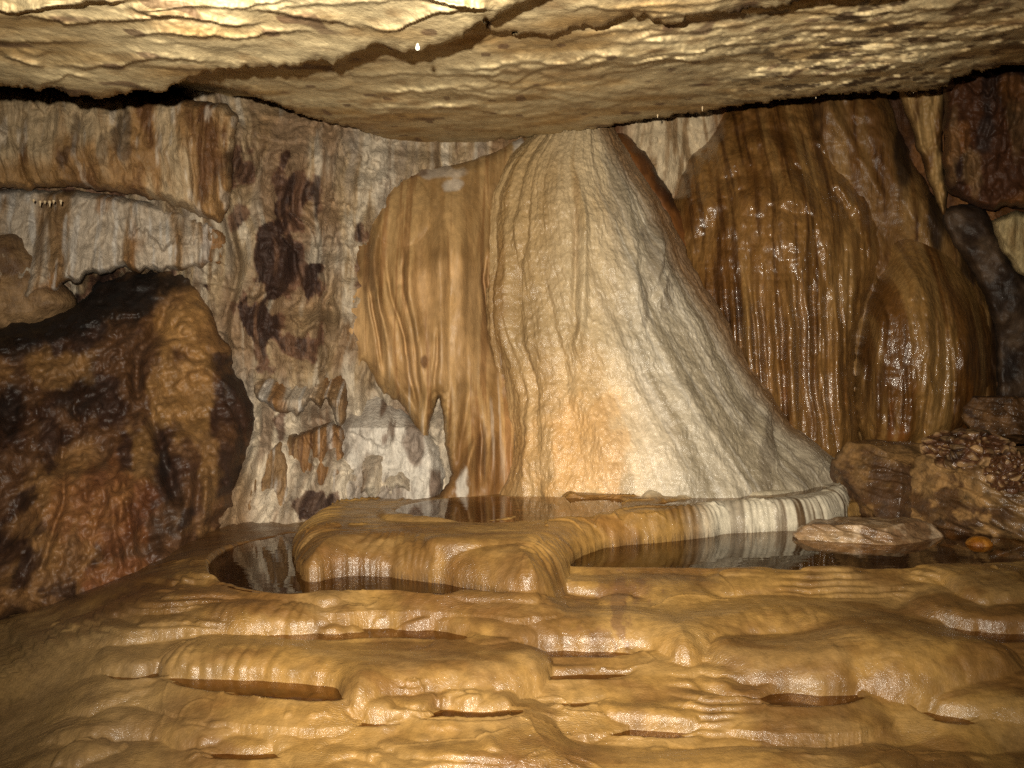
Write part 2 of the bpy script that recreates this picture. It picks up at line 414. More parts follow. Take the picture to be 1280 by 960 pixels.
def wall_disp(px, py, x, z, y):
    a = x + .10 * fbm(x * 1.5, z * 1.2, 0, 3, 5)
    a = a + .10 * fbm(x * 4, z * 3, 0, 3, 54)
    s = .20 * billow(a * 2.8, z * .8, 0, 3, 51, .6) + .05 * billow(a * 9, z * 1.5, 0, 3, 52)
    s += .15 * fbm(x * 3, z * 3.5, 0, 7, 53, .58)
    s += hang(a, z, 55, 1.6, .10) + hang(a + .3, z + .2, 56, 3.5, .06) + hang(a + .9, z + .5, 57, 7.0, .03)
    s *= sm(px, -400, -100) * (1 - .6 * sm(px, 500, 800))
    r = ridges(px, py, WR)
    hol = .35 * np.exp(-(((px - 160) / 90) ** 2 + ((py - 372) / 34) ** 2)) + .3 * np.exp(-(((px - 385) / 45) ** 2 + ((py - 532) / 22) ** 2))
    return s + r - hol
BL = [(308, 208, 26, 34, 1.0), (285, 230, 16, 14, .8), (296, 270, 14, 22, .5), (350, 335, 34, 62, .85), (352, 240, 14, 40, .6), (368, 235, 18, 26, .6),
      (345, 412, 40, 40, .9), (372, 275, 14, 30, .6), (400, 250, 10, 40, .35), (365, 345, 26, 26, .8), (150, 375, 80, 34, 1.0), (385, 630, 26, 20, .7), (345, 530, 8, 20, .9), (450, 320, 10, 40, .5),
      (70, 240, 150, 8, .6), (1090, 150, 20, 40, .7)]
def wall_col(px, py, x, z, y):
    a = x + .15 * fbm(x * 1.5, z * 1.2, 0, 3, 5)
    st = fbm(a * 8, z * .9, 0, 5, 61); st2 = fbm(a * 22, z * 2.0, 0, 4, 62); big = fbm(x * 1.8, z * 1.5, 0, 4, 63)
    left = mix(lin(186, 160, 124), lin(160, 144, 126), sm(st, -.2, .3))
    left = mix(left, lin(150, 112, 70), sm(big + st * .6, -.12, .35) * .65)
    left = mix(left, WHITE * .9, sm(st2 - big * .6, .12, .5) * .75)
    left = mix(left, lin(106, 78, 54), sm(-st - st2 * .5, .08, .45) * .65)
    low = sm(py, 470, 530) * sm(px, 300, 330)
    left = left * .82
    left = mix(left, mix(WHITE, lin(150, 134, 116), sm(st2, -.1, .4)), low * .75)
    left = mix(left, BROWN, low * sm(-st, .18, .4) * .6)
    m = blobs(px, py, BL, 70, rough=.95, sc=16)
    left = mix(left, lin(104, 70, 52), sm(m, .05, .5) * .8)
    left = mix(left, lin(44, 28, 24), sm(m + .9 * st2 + .4 * st, .5, 1.0) * .85)
    right = mix(lin(140, 92, 46), lin(96, 60, 32), sm(st, -.2, .4))
    pale = (sm(px, 770, 800) * (1 - sm(px + 10 * st, 885, 905)) * (1 - sm(py, 225, 262)))
    right = mix(right, mix(lin(206, 184, 150), lin(150, 122, 88), sm(st2, 0, .4)), pale)
    right = mix(right, lin(58, 34, 20), blobs(px, py, [(1120, 200, 30, 110, 1), (1180, 330, 26, 90, .9)], 71) * .85)
    return mix(left, right, sm(px, 560, 760))
o = relief('cave_wall', [(-260, -60), (1520, -60), (1520, 800), (-260, 800)], W, M_wall, wall_col, edge_w=5, edge_d=.02, disp=wall_disp, skirt=.1, rag=0, step=2.0, nsm=0)
tag(o, kind='structure')

# --- rock shelf at the left, with its undercut
def shelf_depth(px, py):
    return 5.75 + .0009 * (px - 0) + .0012 * np.abs(py - 190)
def drape_disp(A, fx, fz, seed, B=.02, lean=.1):
    def f(px, py, x, z, y):
        a = x + lean * fbm(x * 1.6, z * 1.1, 0, 3, seed)
        a = a + .05 * fbm(x * 5, z * 3, 0, 3, seed + 5)
        return A * billow(a * fx, z * fz, 0, 3, seed + 1, .55) + 2.4 * B * fbm(x * 5, z * 4, 0, 6, seed + 2, .58) + hang(a, z, seed + 7, 3.0, A * .5) + hang(a + .7, z, seed + 9, 6.0, A * .25)
    return f
def shelf_col(px, py, x, z, y):
    st = fbm(x * 9 + .4 * fbm(x * 2, z * 2, 0, 3, 4), z * 1.6, 0, 5, 81); b = fbm(x * 3, z * 3, 0, 4, 82); st2 = fbm(x * 26, z * 5, 0, 3, 84)
    c = mix(lin(148, 112, 70), lin(178, 154, 120), sm(st, -.1, .35))
    c = mix(c, lin(96, 62, 36), sm(-st - b * .5, .1, .4) * .85)
    c = mix(c, lin(198, 184, 166), sm(st2 + .3 * b, .2, .5) * .55)
    c = mix(c, lin(150, 114, 70), sm(py, 188, 215) * (1 - sm(px, 60, 130)) * .9)
    c = mix(c, DARK, blobs(px, py, [(152, 165, 14, 34, .8), (78, 200, 10, 22, .8), (95, 165, 8, 26, .6), (128, 190, 8, 20, .6), (308, 208, 30, 40, .9)], 83, sc=14) * .85)
    return c
o = relief('rock_shelf', [(-200, 100), (210, 120), (300, 130), (292, 190), (290, 230), (284, 262), (276, 280), (268, 276), (250, 272), (232, 262), (205, 252), (180, 246), (150, 241), (110, 236),
        (60, 234), (20, 238), (-200, 244)], shelf_depth, M_wall, shelf_col, edge_w=12, edge_d=.20, disp=drape_disp(.10, 5.5, .8, 85, .03), skirt=.9, rag=2.5, step=1.6,
       seed=3, nsm=1)
tag(o, 'tan and brown streaked rock shelf jutting out below the ceiling at far left', 'rock shelf')

def curt_col(seed, pale=.5, dark=.5):
    def f(px, py, x, z, y):
        a = x + .1 * fbm(x * 1.6, z * 1.1, 0, 3, seed)
        st = fbm(a * 11, z * 1.4, 0, 5, seed + 1); b = fbm(x * 4, z * 3, 0, 4, seed + 2); st2 = fbm(a * 28, z * 3, 0, 3, seed + 3)
        c = mix(lin(140, 110, 76), lin(182, 166, 146), sm(st + pale - .75, -.15, .35))
        c = mix(c, lin(140, 100, 60), sm(-b - st * .4, .05 + (.5 - dark) * .3, .4) * .8)
        c = mix(c, lin(196, 190, 182), sm(st2, .15, .45) * .6)
        c = mix(c, lin(78, 52, 36), sm(-st2 - st * .5, .30, .6) * .8 * dark)
        return c
    return f
o = relief('drapery_curtain', [(-200, 238), (60, 236), (160, 244), (240, 268), (276, 282), (288, 300), (284, 322), (276, 336), (262, 328), (252, 340), (240, 330), (226, 344), (212, 334), (200, 342), (186, 334), (172, 342),
        (150, 332), (128, 346), (112, 340), (96, 356), (84, 350), (70, 372), (52, 362), (30, 380), (-200, 370)], lambda px, py: 6.0 + .0012 * px - .0014 * (py - 250), M_wall, curt_col(90, .75, .4), edge_w=9, edge_d=.22,
       disp=drape_disp(.13, 7, .7, 95, .03), skirt=.7, rag=2, step=1.6, seed=5, nsm=1)
tag(o, 'whitish pleated calcite curtain under the brown rock shelf at far left, above a black hollow', 'calcite curtain')

o = relief('rock_bulge', [(-220, 300), (-20, 278), (20, 284), (50, 318), (78, 352), (96, 372), (90, 396), (60, 420), (-220, 440)], lambda px, py: 5.75 + .001 * (px + 20), M_wall,
       lambda px, py, x, z, y: mix(lin(140, 110, 76), lin(96, 70, 46), sm(fbm(x * 5, z * 6, 0, 5, 97), -.2, .4)), edge_w=34, edge_d=.3,
       disp=lambda px, py, x, z, y: .07 * fbm(x * 5, z * 5, 0, 5, 98), skirt=.6, rag=2, step=2)
tag(o, 'smooth dull brown rock bulge at the left edge above the dark mound', 'rock bulge')

# --- the big dark mound at the left
mound_d = rbf([(-100, 450, 5.2), (60, 430, 5.7), (200, 360, 6.1), (260, 420, 5.95), (200, 480, 5.65), (100, 560, 5.3), (230, 560, 5.5), (300, 520, 5.85), (100, 700, 4.95), (-100, 700, 4.6), (230, 690, 5.15), (290, 640, 5.6), (0, 600, 5.1), (180, 745, 4.9), (0, 770, 4.6)])
MR = [(((232, 345), (200, 400), (170, 450), (168, 480), (190, 520), (195, 580)), 9, -.06), (((170, 430), (172, 500), (160, 560)), 6, -.06),
      (((200, 470), (240, 450), (290, 480), (305, 540)), 8, .06), (((190, 520), (205, 580), (220, 640)), 8, -.07), (((240, 560), (232, 640), (225, 700)), 7, .05),
      (((262, 560), (258, 640), (240, 700)), 6, .05), (((130, 560), (138, 640), (150, 720)), 6, .05), (((150, 565), (160, 650), (170, 720)), 6, .05),
      (((60, 420), (120, 440), (170, 430)), 12, .05), (((0, 480), (20, 500), (10, 560)), 12, -.10), (((278, 470), (300, 520), (302, 580), (285, 640)), 6, -.05)]
def mound_disp(px, py, x, z, y):
    a = x + .1 * fbm(x * 2, z * 2, 0, 3, 100)
    low = sm(py, 520, 620)
    return .22 * fbm(x * 2.2, z * 2.2, 0, 6, 101, .58) + .05 * billow(x * 5 + z * 3, z * 5 - x * 2, 0, 4, 105, .6) + low * .07 * billow(a * 5, z * .7, 0, 3, 102) + (1 - low) * .03 * billow(x * 7, z * 7, y * 3, 3, 103) + ridges(px, py, MR)
def mound_col(px, py, x, z, y):
    b = fbm(x * 2.2, z * 2.2, 0, 5, 110); f_ = fbm(x * 9, z * 7, 0, 5, 111); st = fbm(x * 14, z * 2, 0, 4, 112)
    c = mix(lin(92, 62, 38), lin(136, 98, 58), sm(b + f_ * .5, -.1, .35))
    c = mix(c, lin(56, 34, 24), sm(-b + f_ * .6, .0, .3) * .85)
    c = mix(c, lin(92, 62, 40), sm(st, .1, .45) * .5 * sm(py, 500, 620))
    c = mix(c, lin(54, 34, 24), sm(f_ - b * .3, .25, .5) * .7)
    c = mix(c, lin(172, 128, 74), blobs(px, py, [(232, 400, 34, 44, .8), (235, 500, 44, 60, .75), (180, 570, 24, 50, .5), (80, 460, 40, 24, .5), (262, 590, 16, 70, .5)], 113) * .8)
    c = mix(c, lin(146, 84, 42), blobs(px, py, [(120, 640, 60, 60, .5), (160, 720, 60, 24, .6)], 114) * .6)
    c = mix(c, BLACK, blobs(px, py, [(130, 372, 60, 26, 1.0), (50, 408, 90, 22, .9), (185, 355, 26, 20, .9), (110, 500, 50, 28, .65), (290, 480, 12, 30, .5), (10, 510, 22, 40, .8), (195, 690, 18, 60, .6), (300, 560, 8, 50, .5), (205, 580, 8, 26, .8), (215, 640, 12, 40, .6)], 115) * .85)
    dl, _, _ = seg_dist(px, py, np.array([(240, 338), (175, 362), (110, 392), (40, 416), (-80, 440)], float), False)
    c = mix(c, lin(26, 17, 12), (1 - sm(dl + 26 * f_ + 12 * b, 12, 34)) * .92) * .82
    return c
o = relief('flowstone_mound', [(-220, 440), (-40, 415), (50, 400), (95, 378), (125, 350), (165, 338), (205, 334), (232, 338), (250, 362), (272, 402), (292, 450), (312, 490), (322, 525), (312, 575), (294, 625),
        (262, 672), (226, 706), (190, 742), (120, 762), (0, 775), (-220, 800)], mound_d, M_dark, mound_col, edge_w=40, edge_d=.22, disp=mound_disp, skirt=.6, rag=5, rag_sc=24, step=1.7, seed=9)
tag(o, 'large dark reddish brown lumpy rock mound filling the left side down to the floor', 'rock mound')

# --- the toothed white drapery over a niche
teeth = [(310, 462), (340, 446), (390, 438), (430, 446), (436, 500), (432, 528), (424, 540), (418, 522), (412, 505), (406, 498), (402, 512), (396, 506), (390, 500), (384, 504), (378, 516),
         (372, 524), (364, 514), (358, 519), (346, 516), (336, 508), (324, 500), (316, 490)]
o = relief('stalactite_fringe', teeth, lambda px, py: 6.05 + .0006 * (px - 320) + .010 * np.maximum(500 - py, 0), M_wall, curt_col(120, .9, .3), edge_w=7, edge_d=.18,
       disp=drape_disp(.09, 15, 1.2, 121, .02), skirt=.5, rag=1.2, rag_sc=7, step=1.2, nsm=1)
tag(o, 'jagged fringe of white stalactite teeth hanging over a small niche, right of the dark mound', 'stalactite fringe')
o = relief('calcite_lip', [(345, 552), (360, 545), (385, 538), (405, 530), (424, 528), (432, 540), (428, 600), (430, 668), (400, 690), (340, 690), (290, 690), (300, 640), (318, 590), (330, 560)], lambda px, py: 6.1 - .0014 * (py - 540) + .0004 * (px - 350), M_wall,
       curt_col(130, .62, .9), edge_w=7, edge_d=.16, disp=drape_disp(.15, 12, .8, 131, .03), skirt=.4, rag=2, rag_sc=8, step=1.4, nsm=1)
tag(o, 'grey and white fluted calcite curtain below the toothed niche, reaching down to the left pool', 'calcite curtain')
o = relief('white_flowstone', [(430, 470), (470, 480), (500, 500), (520, 530), (545, 545), (560, 590), (556, 622), (540, 640), (520, 650), (460, 655), (430, 652), (418, 620), (424, 560), (428, 520)], lambda px, py: 6.05 - .0010 * (py - 560) + .0012 * (px - 430) + .009 * np.maximum(535 - py, 0), M_wall,
       lambda px, py, x, z, y: mix(mix(lin(214, 204, 190), lin(160, 146, 132), sm(fbm(x * 6, z * 3, 0, 5, 141), -.05, .4)), lin(100, 70, 48),
           np.maximum(sm(fbm(x * 10, z * 3, 0, 4, 142), .28, .5) * .8, blobs(px, py, [(520, 560, 14, 40, .7), (450, 640, 22, 12, .6)], 143))),
       edge_w=16, edge_d=.2, disp=drape_disp(.11, 5.5, 1.2, 144, .04), skirt=.5, rag=2.5, step=1.6)
tag(o, 'white and grey flowstone mass below the tips of the brown draperies, beside the upper pool', 'flowstone')

# --- brown draperies left of the big cone
BR = [(((500, 225), (470, 290), (465, 340), (480, 420), (505, 500), (530, 540)), 9, .07), (((520, 270), (512, 330), (520, 420), (535, 490), (531, 535)), 9, .06),
      (((483, 300), (487, 350), (500, 410), (515, 470), (528, 530)), 3.5, -.06), (((507, 300), (505, 360), (520, 440), (532, 520)), 3.0, -.05),
      (((452, 330), (462, 390), (472, 440), (476, 485)), 6, .06), (((470, 330), (476, 400), (486, 450), (488, 490)), 5, .06), (((460, 350), (468, 410), (478, 470)), 2.5, -.06),
      (((556, 240), (550, 330), (556, 430), (545, 500), (533, 540)), 10, .05), (((548, 400), (549, 460), (538, 520)), 3, -.05),
      (((575, 260), (580, 360), (585, 460)), 12, .05), (((612, 300), (616, 380), (628, 450), (640, 500)), 4, .07), (((622, 280), (626, 360), (634, 430), (644, 490)), 4, .07),
      (((618, 290), (620, 380), (632, 450)), 2.5, -.06), (((606, 300), (608, 380), (618, 440), (626, 470)), 3, -.07),
      (((610, 520), (590, 570), (575, 625)), 6, .07), (((600, 515), (604, 560), (602, 620)), 5, -.07), (((585, 480), (580, 540), (570, 600)), 5, -.04), (((620, 530), (618, 620)), 5, .04), (((640, 530), (636, 620)), 5, .04)]
brown_poly = [(478, 238), (500, 214), (520, 206), (548, 210), (570, 204), (600, 198), (640, 178), (664, 166), (690, 200), (700, 640), (600, 655), (562, 652), (542, 645), (548, 618), (566, 598), (560, 575), (556, 550), (554, 515),
              (549, 490), (543, 510), (536, 545), (529, 552), (520, 536), (510, 515), (498, 500), (490, 500), (484, 492), (478, 494), (470, 478), (458, 455), (452, 452), (448, 466), (442, 440), (436, 424), (430, 436), (424, 404), (428, 372), (438, 340), (444, 300), (452, 268)]
def brown_disp(px, py, x, z, y):
    a = x + .05 * fbm(x * 2, z * .8, 0, 3, 150)
    up = blob1(px, py, 500, 262, 40, 46) * .05
    return .05 * billow(a * 4.2, z * .4, 0, 2, 151) * sm(py, 230, 330) + .035 * fbm(x * 3, z * 2.4, 0, 4, 152) + .012 * fbm(x * 16, z * 6, 0, 3, 153) + ridges(px, py, BR) + up
def blob1(px, py, cx, cy, rx, ry):
    r = ((px - cx) / rx) ** 2 + ((py - cy) / ry) ** 2
    return np.sqrt(np.clip(1 - r, 0, 1))
def brown_col(px, py, x, z, y):
    a = x + .05 * fbm(x * 2, z * .8, 0, 3, 150)
    st = fbm(a * 14, z * .8, 0, 5, 160); b = fbm(x * 2.5, z * 2.2, 0, 5, 161); st2 = fbm(a * 40, z * 1.5, 0, 3, 162)
    c = mix(lin(168, 134, 88), lin(140, 107, 66), sm(st + b * .5, -.2, .35))
    c = mix(c, lin(202, 162, 112), sm(b, .05, .4) * .5)
    c = mix(c, lin(120, 78, 40), sm(-st2 - st, .25, .6) * .6)
    c = mix(c, lin(112, 74, 36), sm(py + 40 * st, 520, 600) * .65)
    c = mix(c, lin(208, 198, 184), np.maximum(blobs(px, py, [(578, 608, 9, 22, 1.0), (545, 560, 6, 40, .8), (548, 215, 40, 8, .5), (566, 232, 16, 8, .6), (648, 205, 10, 60, .7), (630, 420, 6, 60, .5)], 163, rough=.4, sc=12) * .9,
                                        sm(st2, .3, .6) * .3 * sm(py, 400, 500)))
    c = mix(c, lin(90, 58, 34), blobs(px, py, [(530, 452, 5, 10, 1), (520, 215, 20, 8, .8), (460, 320, 14, 60, .5), (604, 560, 6, 40, .7), (450, 250, 14, 20, .6)], 164, rough=.3, sc=8) * .8)
    return c
bd = rbf([(440, 300, 6.55), (470, 230, 6.75), (520, 210, 6.75), (530, 540, 6.1), (500, 400, 6.3), (560, 400, 6.25), (600, 300, 6.5), (640, 300, 6.85), (700, 200, 7.1), (660, 400, 6.8), (740, 640, 6.5), (660, 620, 6.35), (560, 640, 6.0), (620, 600, 6.12), (620, 480, 6.35), (740, 400, 6.9), (470, 480, 6.3), (560, 250, 6.5)])
o = relief('brown_drapery', brown_poly, bd, M_brown, brown_col, edge_w=16, edge_d=.15, disp=brown_disp, skirt=.5, rag=1.5, rag_sc=10, step=1.35, nsm=1, seed=15)
tag(o, 'smooth orange brown drapery flowstone with pointed hanging folds, left of the big pale cone', 'drapery flowstone')

# ================================================================== THE PALE CONE
rows = np.array([  # py, left px, right px, centre depth, bulge
    (100, 706, 750, 7.2, .22), (150, 686, 762, 7.05, .30), (170, 668, 770, 6.98, .34), (201, 636, 790, 6.92, .42), (244, 614, 816, 6.86, .50), (305, 607, 846, 6.80, .58), (338, 609, 864, 6.77, .62),
    (412, 614, 906, 6.72, .70), (460, 622, 932, 6.70, .76), (503, 626, 962, 6.68, .82), (550, 622, 1010, 6.66, .88), (587, 612, 1052, 6.64, .92), (612, 606, 1074, 6.62, .94), (660, 596, 1095, 6.62, .97), (700, 590, 1100, 6.62, .98)])
def cone():
    nv, nu = 470, 640
    py = np.linspace(130, 700, nv)
    k = np.ones(9) / 9
    def col_(i):
        f = np.interp(np.linspace(60, 770, 711), rows[:, 0], rows[:, i])
        f = np.convolve(np.pad(f, 20, 'edge'), np.ones(17) / 17, 'same')[20:-20]
        return np.interp(py, np.linspace(60, 770, 711), f)
    l, r, yc, bu = (col_(i)[:, None] for i in (1, 2, 3, 4))
    th = np.linspace(-1.95, 1.95, nu)[None, :]
    s = np.sin(th)
    mid = (l + r) / 2 - 18 * sm(py, 200, 500)[:, None] * 0
    px = mid + (r - l) / 2 * s
    Y = yc - bu * np.cos(th)
    pyg = np.broadcast_to(py[:, None], px.shape)
    P = at(px, pyg, Y)
    x, z = P[..., 0], P[..., 2]
    ang = np.broadcast_to(th, px.shape)
    # channels radiate from the top
    CR = [(((722, 215), (728, 280), (730, 350), (728, 410), (722, 470)), 5, .045), (((712, 215), (718, 290), (719, 360), (716, 440)), 4, -.035),
          (((800, 215), (815, 280), (822, 340), (818, 400)), 9, .05), (((828, 300), (822, 350), (806, 400)), 5, -.03), (((655, 230), (642, 300), (640, 380), (650, 460)), 6, .05), (((664, 240), (652, 320), (655, 400)), 4, -.045),
          (((640, 260), (632, 340), (636, 420), (648, 480)), 4, .04), (((812, 400), (840, 450), (850, 520)), 12, .04), (((772, 180), (780, 240), (788, 310), (796, 380), (800, 440)), 6, .03), (((880, 400), (930, 480), (965, 560), (985, 600)), 12, .05),
          (((955, 500), (975, 560), (985, 605)), 6, -.04), (((990, 520), (1010, 570), (1020, 600)), 8, .05), (((735, 480), (760, 540), (770, 600)), 18, .04), (((690, 470), (680, 540), (672, 610)), 12, .05)]
    a = ang * 1.0 + .08 * fbm(ang * 3, z * 1.2, 0, 3, 170)
    amp = .5 + .5 * sm(pyg, 180, 420)
    d = (.05 * billow(a * 3.2, z * .35, 0, 2, 171) + .010 * billow(a * 12, z * 1.0, 0, 2, 172)) * amp * (1 - .6 * sm(ang, .0, .6)) + .012 * fbm(x * 9, z * 7, P[..., 1] * 5, 4, 173)
    # small lumpy scales of the wet surface
    d += .0042 * billow(x * 40 + z * 4, z * 20, P[..., 1] * 30, 2, 174) + .0034 * noise(x * 75, z * 50, P[..., 1] * 50, 175) + .014 * fbm(a * 7, z * 3, 0, 4, 176)
    d += .06 * fbm(x * 2.2 + 5, z * 2.6, 0, 4, 178) * sm(pyg, 150, 260)
    d += ridges(px, pyg, CR) * np.clip(np.cos(th), 0, 1)
    # push outwards
    nx_ = np.sin(ang); ny_ = -np.cos(ang)
    P = P + np.stack([nx_ * d, ny_ * d, d * .15], -1)
    st = fbm(a * 12, z * .6, 0, 5, 180); b = fbm(x * 2.5, z * 2, 0, 4, 181); st2 = fbm(a * 34, z * 1.6, 0, 4, 182)
    cL = mix(lin(176, 147, 104), lin(152, 122, 80), sm(st, -.2, .4))
    cM = mix(lin(198, 175, 138), lin(180, 153, 112), sm(st + b, -.2, .4))
    cR = mix(lin(196, 182, 158), lin(158, 144, 120), sm(st, -.1, .4))
    t1 = sm(px + 14 * st, 650, 740); t2 = sm(px + 30 * st - (pyg - 300) * .06, 730, 800)
    c = mix(mix(cL, cM, t1), cR, t2)
    c = mix(c, lin(208, 158, 92), blobs(px, pyg, [(735, 560, 60, 70, .55)], 185) * .6)  # warm glow of the headlamp painted into the cone's base colour
    c = mix(c, lin(226, 216, 200), sm(st2, .12, .5) * .35 * t2)
    c = mix(c, lin(110, 96, 80), blobs(px, pyg, [(812, 290, 14, 100, .7), (770, 210, 14, 60, .4), (835, 330, 10, 50, .6), (955, 560, 12, 55, .75), (930, 500, 8, 50, .5), (1000, 590, 10, 40, .4)], 183, sc=14) * .7)
    c = mix(c, lin(130, 92, 50), blobs(px, pyg, [(632, 400, 12, 150, .7), (720, 300, 4, 90, .5), (648, 590, 24, 60, .5)], 184) * .5)
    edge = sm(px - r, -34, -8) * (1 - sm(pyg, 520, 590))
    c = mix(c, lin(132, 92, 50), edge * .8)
    c = c * (1 + .22 * fbm(x * 34, z * 22, P[..., 1] * 20, 4, 186, .7)[..., None])
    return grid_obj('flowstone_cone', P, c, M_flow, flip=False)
o = cone()
tag(o, 'huge pale wet flowstone cone rising from the upper terrace to the ceiling in the centre', 'flowstone cone')

# ================================================================== RIGHT SIDE
def amber_col(seed, dark=.5, base=(142, 104, 56)):
    def f(px, py, x, z, y):
        a = x + .05 * fbm(x * 2, z * .8, 0, 3, seed)
        st = fbm(a * 13, z * .8, 0, 5, seed + 1); b = fbm(x * 2.5, z * 2, 0, 4, seed + 2); st2 = fbm(a * 36, z * 2, 0, 3, seed + 3)
        c = mix(lin(*base), lin(118, 78, 36), sm(st + b * .5, -.15, .4))
        c = mix(c, lin(172, 132, 78), sm(-st + b * .4, .1, .45) * .6)
        c = mix(c, lin(66, 38, 18), sm(st2 + st * .5, .2, .55) * dark)
        c = mix(c, lin(150, 88, 36), sm(st - b, .15, .5) * sm(py, 440, 540) * .6)
        return c * .8
    return f
# the slanting brown bank behind the cone's right flank
o = relief('brown_bank', [(780, 150), (850, 262), (880, 318), (930, 400), (975, 460), (1020, 520), (1068, 566), (1110, 580), (1120, 640), (1060, 680), (900, 600), (800, 400), (740, 200)], lambda px, py: 7.05 - .0006 * (py - 300), M_brown,
       lambda px, py, x, z, y: mix(lin(120, 74, 34), lin(72, 42, 20), sm(fbm(x * 6, z * 3, 0, 5, 190), -.2, .4)), edge_w=16, edge_d=.25, disp=lambda px, py, x, z, y: .05 * fbm(x * 5, z * 5, 0, 4, 191), skirt=.5, step=2)
tag(o, 'narrow dark brown rock bank slanting down behind the right edge of the pale cone', 'rock bank')

RD = rbf([(860, 300, 7.05), (890, 180, 7.32), (980, 120, 7.40), (1050, 190, 7.30), (1100, 290, 7.12), (980, 190, 7.05), (980, 300, 6.7), (950, 400, 6.6), (1000, 520, 6.55), (1060, 560, 6.6), (1050, 420, 6.75), (1020, 260, 6.8), (900, 420, 6.75)])
RR = [(((980, 150), (930, 190), (890, 240), (868, 300)), 14, .04), (((990, 225), (975, 260), (972, 330)), 14, .05), (((1020, 218), (1058, 235), (1082, 275), (1092, 330)), 7, .06), (((1028, 232), (1055, 252), (1070, 290)), 5, -.035),
      (((1000, 165), (1045, 190), (1080, 225)), 8, .05)]
for i, xx in enumerate((903, 917, 937, 950, 971, 988, 1011, 1027, 1047)):
    RR.append((((xx - 8, 325 + 6 * (i % 3)), (xx - 2, 380), (xx + 1, 440), (xx + 6, 500 + 14 * (i % 2)), (xx + 10, 560)), 4.5 + 2 * (i % 3), .06 + .02 * ((i * 7) % 3)))
    RR.append((((xx + 1, 335), (xx + 6, 400), (xx + 9, 460), (xx + 14, 550)), 2.2, -.05))
def r1_disp(px, py, x, z, y):
    up = 1 - sm(py + 30 * noise(x * 3, z, 0, 207), 280, 400); x = x + .04 * fbm(x * 3, z * 1.5, 0, 3, 206)
    return up * (.07 * billow(x * 4.5, z * 3.2, 0, 3, 200) + .02 * fbm(x * 10, z * 8, 0, 3, 201)) + .08 * billow(x * 6, z * .5, 0, 3, 202) * (1 - up) + .008 * billow(x * 30, z * 12, 0, 2, 204) + ridges(px, py, RR)
o = relief('organ_pipe_flowstone', [(842, 300), (838, 262), (850, 215), (874, 180), (900, 140), (920, 100), (972, 90), (1022, 100), (1050, 150), (1074, 190), (1098, 232), (1112, 286), (1108, 330), (1082, 380), (1070, 430), (1068, 500), (1080, 560), (1075, 590),
        (1040, 590), (1020, 575), (960, 560), (880, 500), (850, 400)], RD, M_wet, amber_col(205, .65, (150, 108, 58)), edge_w=26, edge_d=.28, disp=r1_disp, skirt=.4, rag=2.5, step=1.4, seed=21)
tag(o, 'wet amber domed flowstone with vertical organ pipe flutes, right of the pale cone', 'fluted flowstone')

def r3_disp(px, py, x, z, y):
    return .09 * billow((x + z * .55) * 3.5, z * .8, 0, 3, 210) + .06 * fbm(x * 4, z * 4, 0, 5, 211) + ridges(px, py, [(((1060, 120), (1110, 200), (1150, 290), (1180, 350)), 16, .08), (((1010, 120), (1080, 200), (1120, 290)), 12, .06)])
o = relief('flowstone_shoulder', [(1000, 90), (1105, 90), (1118, 150), (1140, 200), (1172, 250), (1205, 300), (1232, 350), (1250, 400), (1256, 470), (1252, 560), (1180, 600), (1060, 600), (1040, 300)], lambda px, py: 7.2 - .0007 * (py - 200), M_damp,
       lambda px, py, x, z, y: mix(amber_col(212, .6, (138, 100, 54))(px, py, x, z, y), BLACK, blobs(px, py, [(1128, 190, 12, 70, .9), (1170, 270, 12, 50, .9), (1210, 330, 12, 50, .8), (1246, 430, 10, 80, .8)], 213, rough=.3) * .9), edge_w=20, edge_d=.25, disp=r3_disp, skirt=.5, step=1.8)
tag(o, 'brown sloping flowstone shoulder running down from the ceiling behind the two amber lobes', 'flowstone')

R2R = [(((1100, 312), (1130, 292), (1162, 292), (1200, 322), (1228, 360)), 6, -.05), (((1094, 330), (1074, 400), (1068, 470), (1078, 540)), 6, -.06), (((1120, 330), (1100, 400), (1092, 470), (1100, 560)), 7, .05), (((1150, 320), (1160, 400), (1162, 480), (1160, 550)), 8, .035), (((1190, 350), (1205, 420), (1205, 500)), 8, .035),
       (((1110, 470), (1112, 550)), 3, -.035), (((1130, 450), (1135, 550)), 3, -.035), (((1085, 440), (1078, 540)), 3, -.04), (((1190, 420), (1192, 540)), 3, -.03), (((1160, 470), (1158, 556)), 2.5, -.03)]
o = relief('flowstone_lobe', [(1096, 306), (1120, 276), (1160, 274), (1200, 310), (1226, 344), (1240, 392), (1244, 430), (1240, 480), (1236, 520), (1205, 545), (1170, 566), (1120, 572), (1084, 564), (1068, 530), (1066, 480), (1072, 420), (1084, 372), (1096, 338)],
       rbf([(1150, 290, 7.13), (1110, 320, 7.1), (1200, 330, 7.12), (1150, 345, 6.78), (1150, 420, 6.58), (1150, 480, 6.56), (1070, 450, 6.8), (1240, 450, 6.85), (1150, 570, 6.62), (1090, 560, 6.65), (1220, 540, 6.75)]), M_wet, amber_col(220, .45, (162, 120, 66)), edge_w=34, edge_d=.26,
       disp=lambda px, py, x, z, y: .055 * billow((x + .06 * fbm(x * 3, z * 2, 0, 3, 226)) * 6, z * .5, 0, 3, 221) + .012 * billow(x * 14, z * 9, 0, 3, 222) + .03 * fbm(x * 3, z * 3, 0, 3, 223) + ridges(px, py, R2R), skirt=.4, rag=1.5, step=1.4, seed=25)
tag(o, 'rounded wet amber flowstone lobe glinting with highlights, above the boulders at right', 'flowstone lobe')

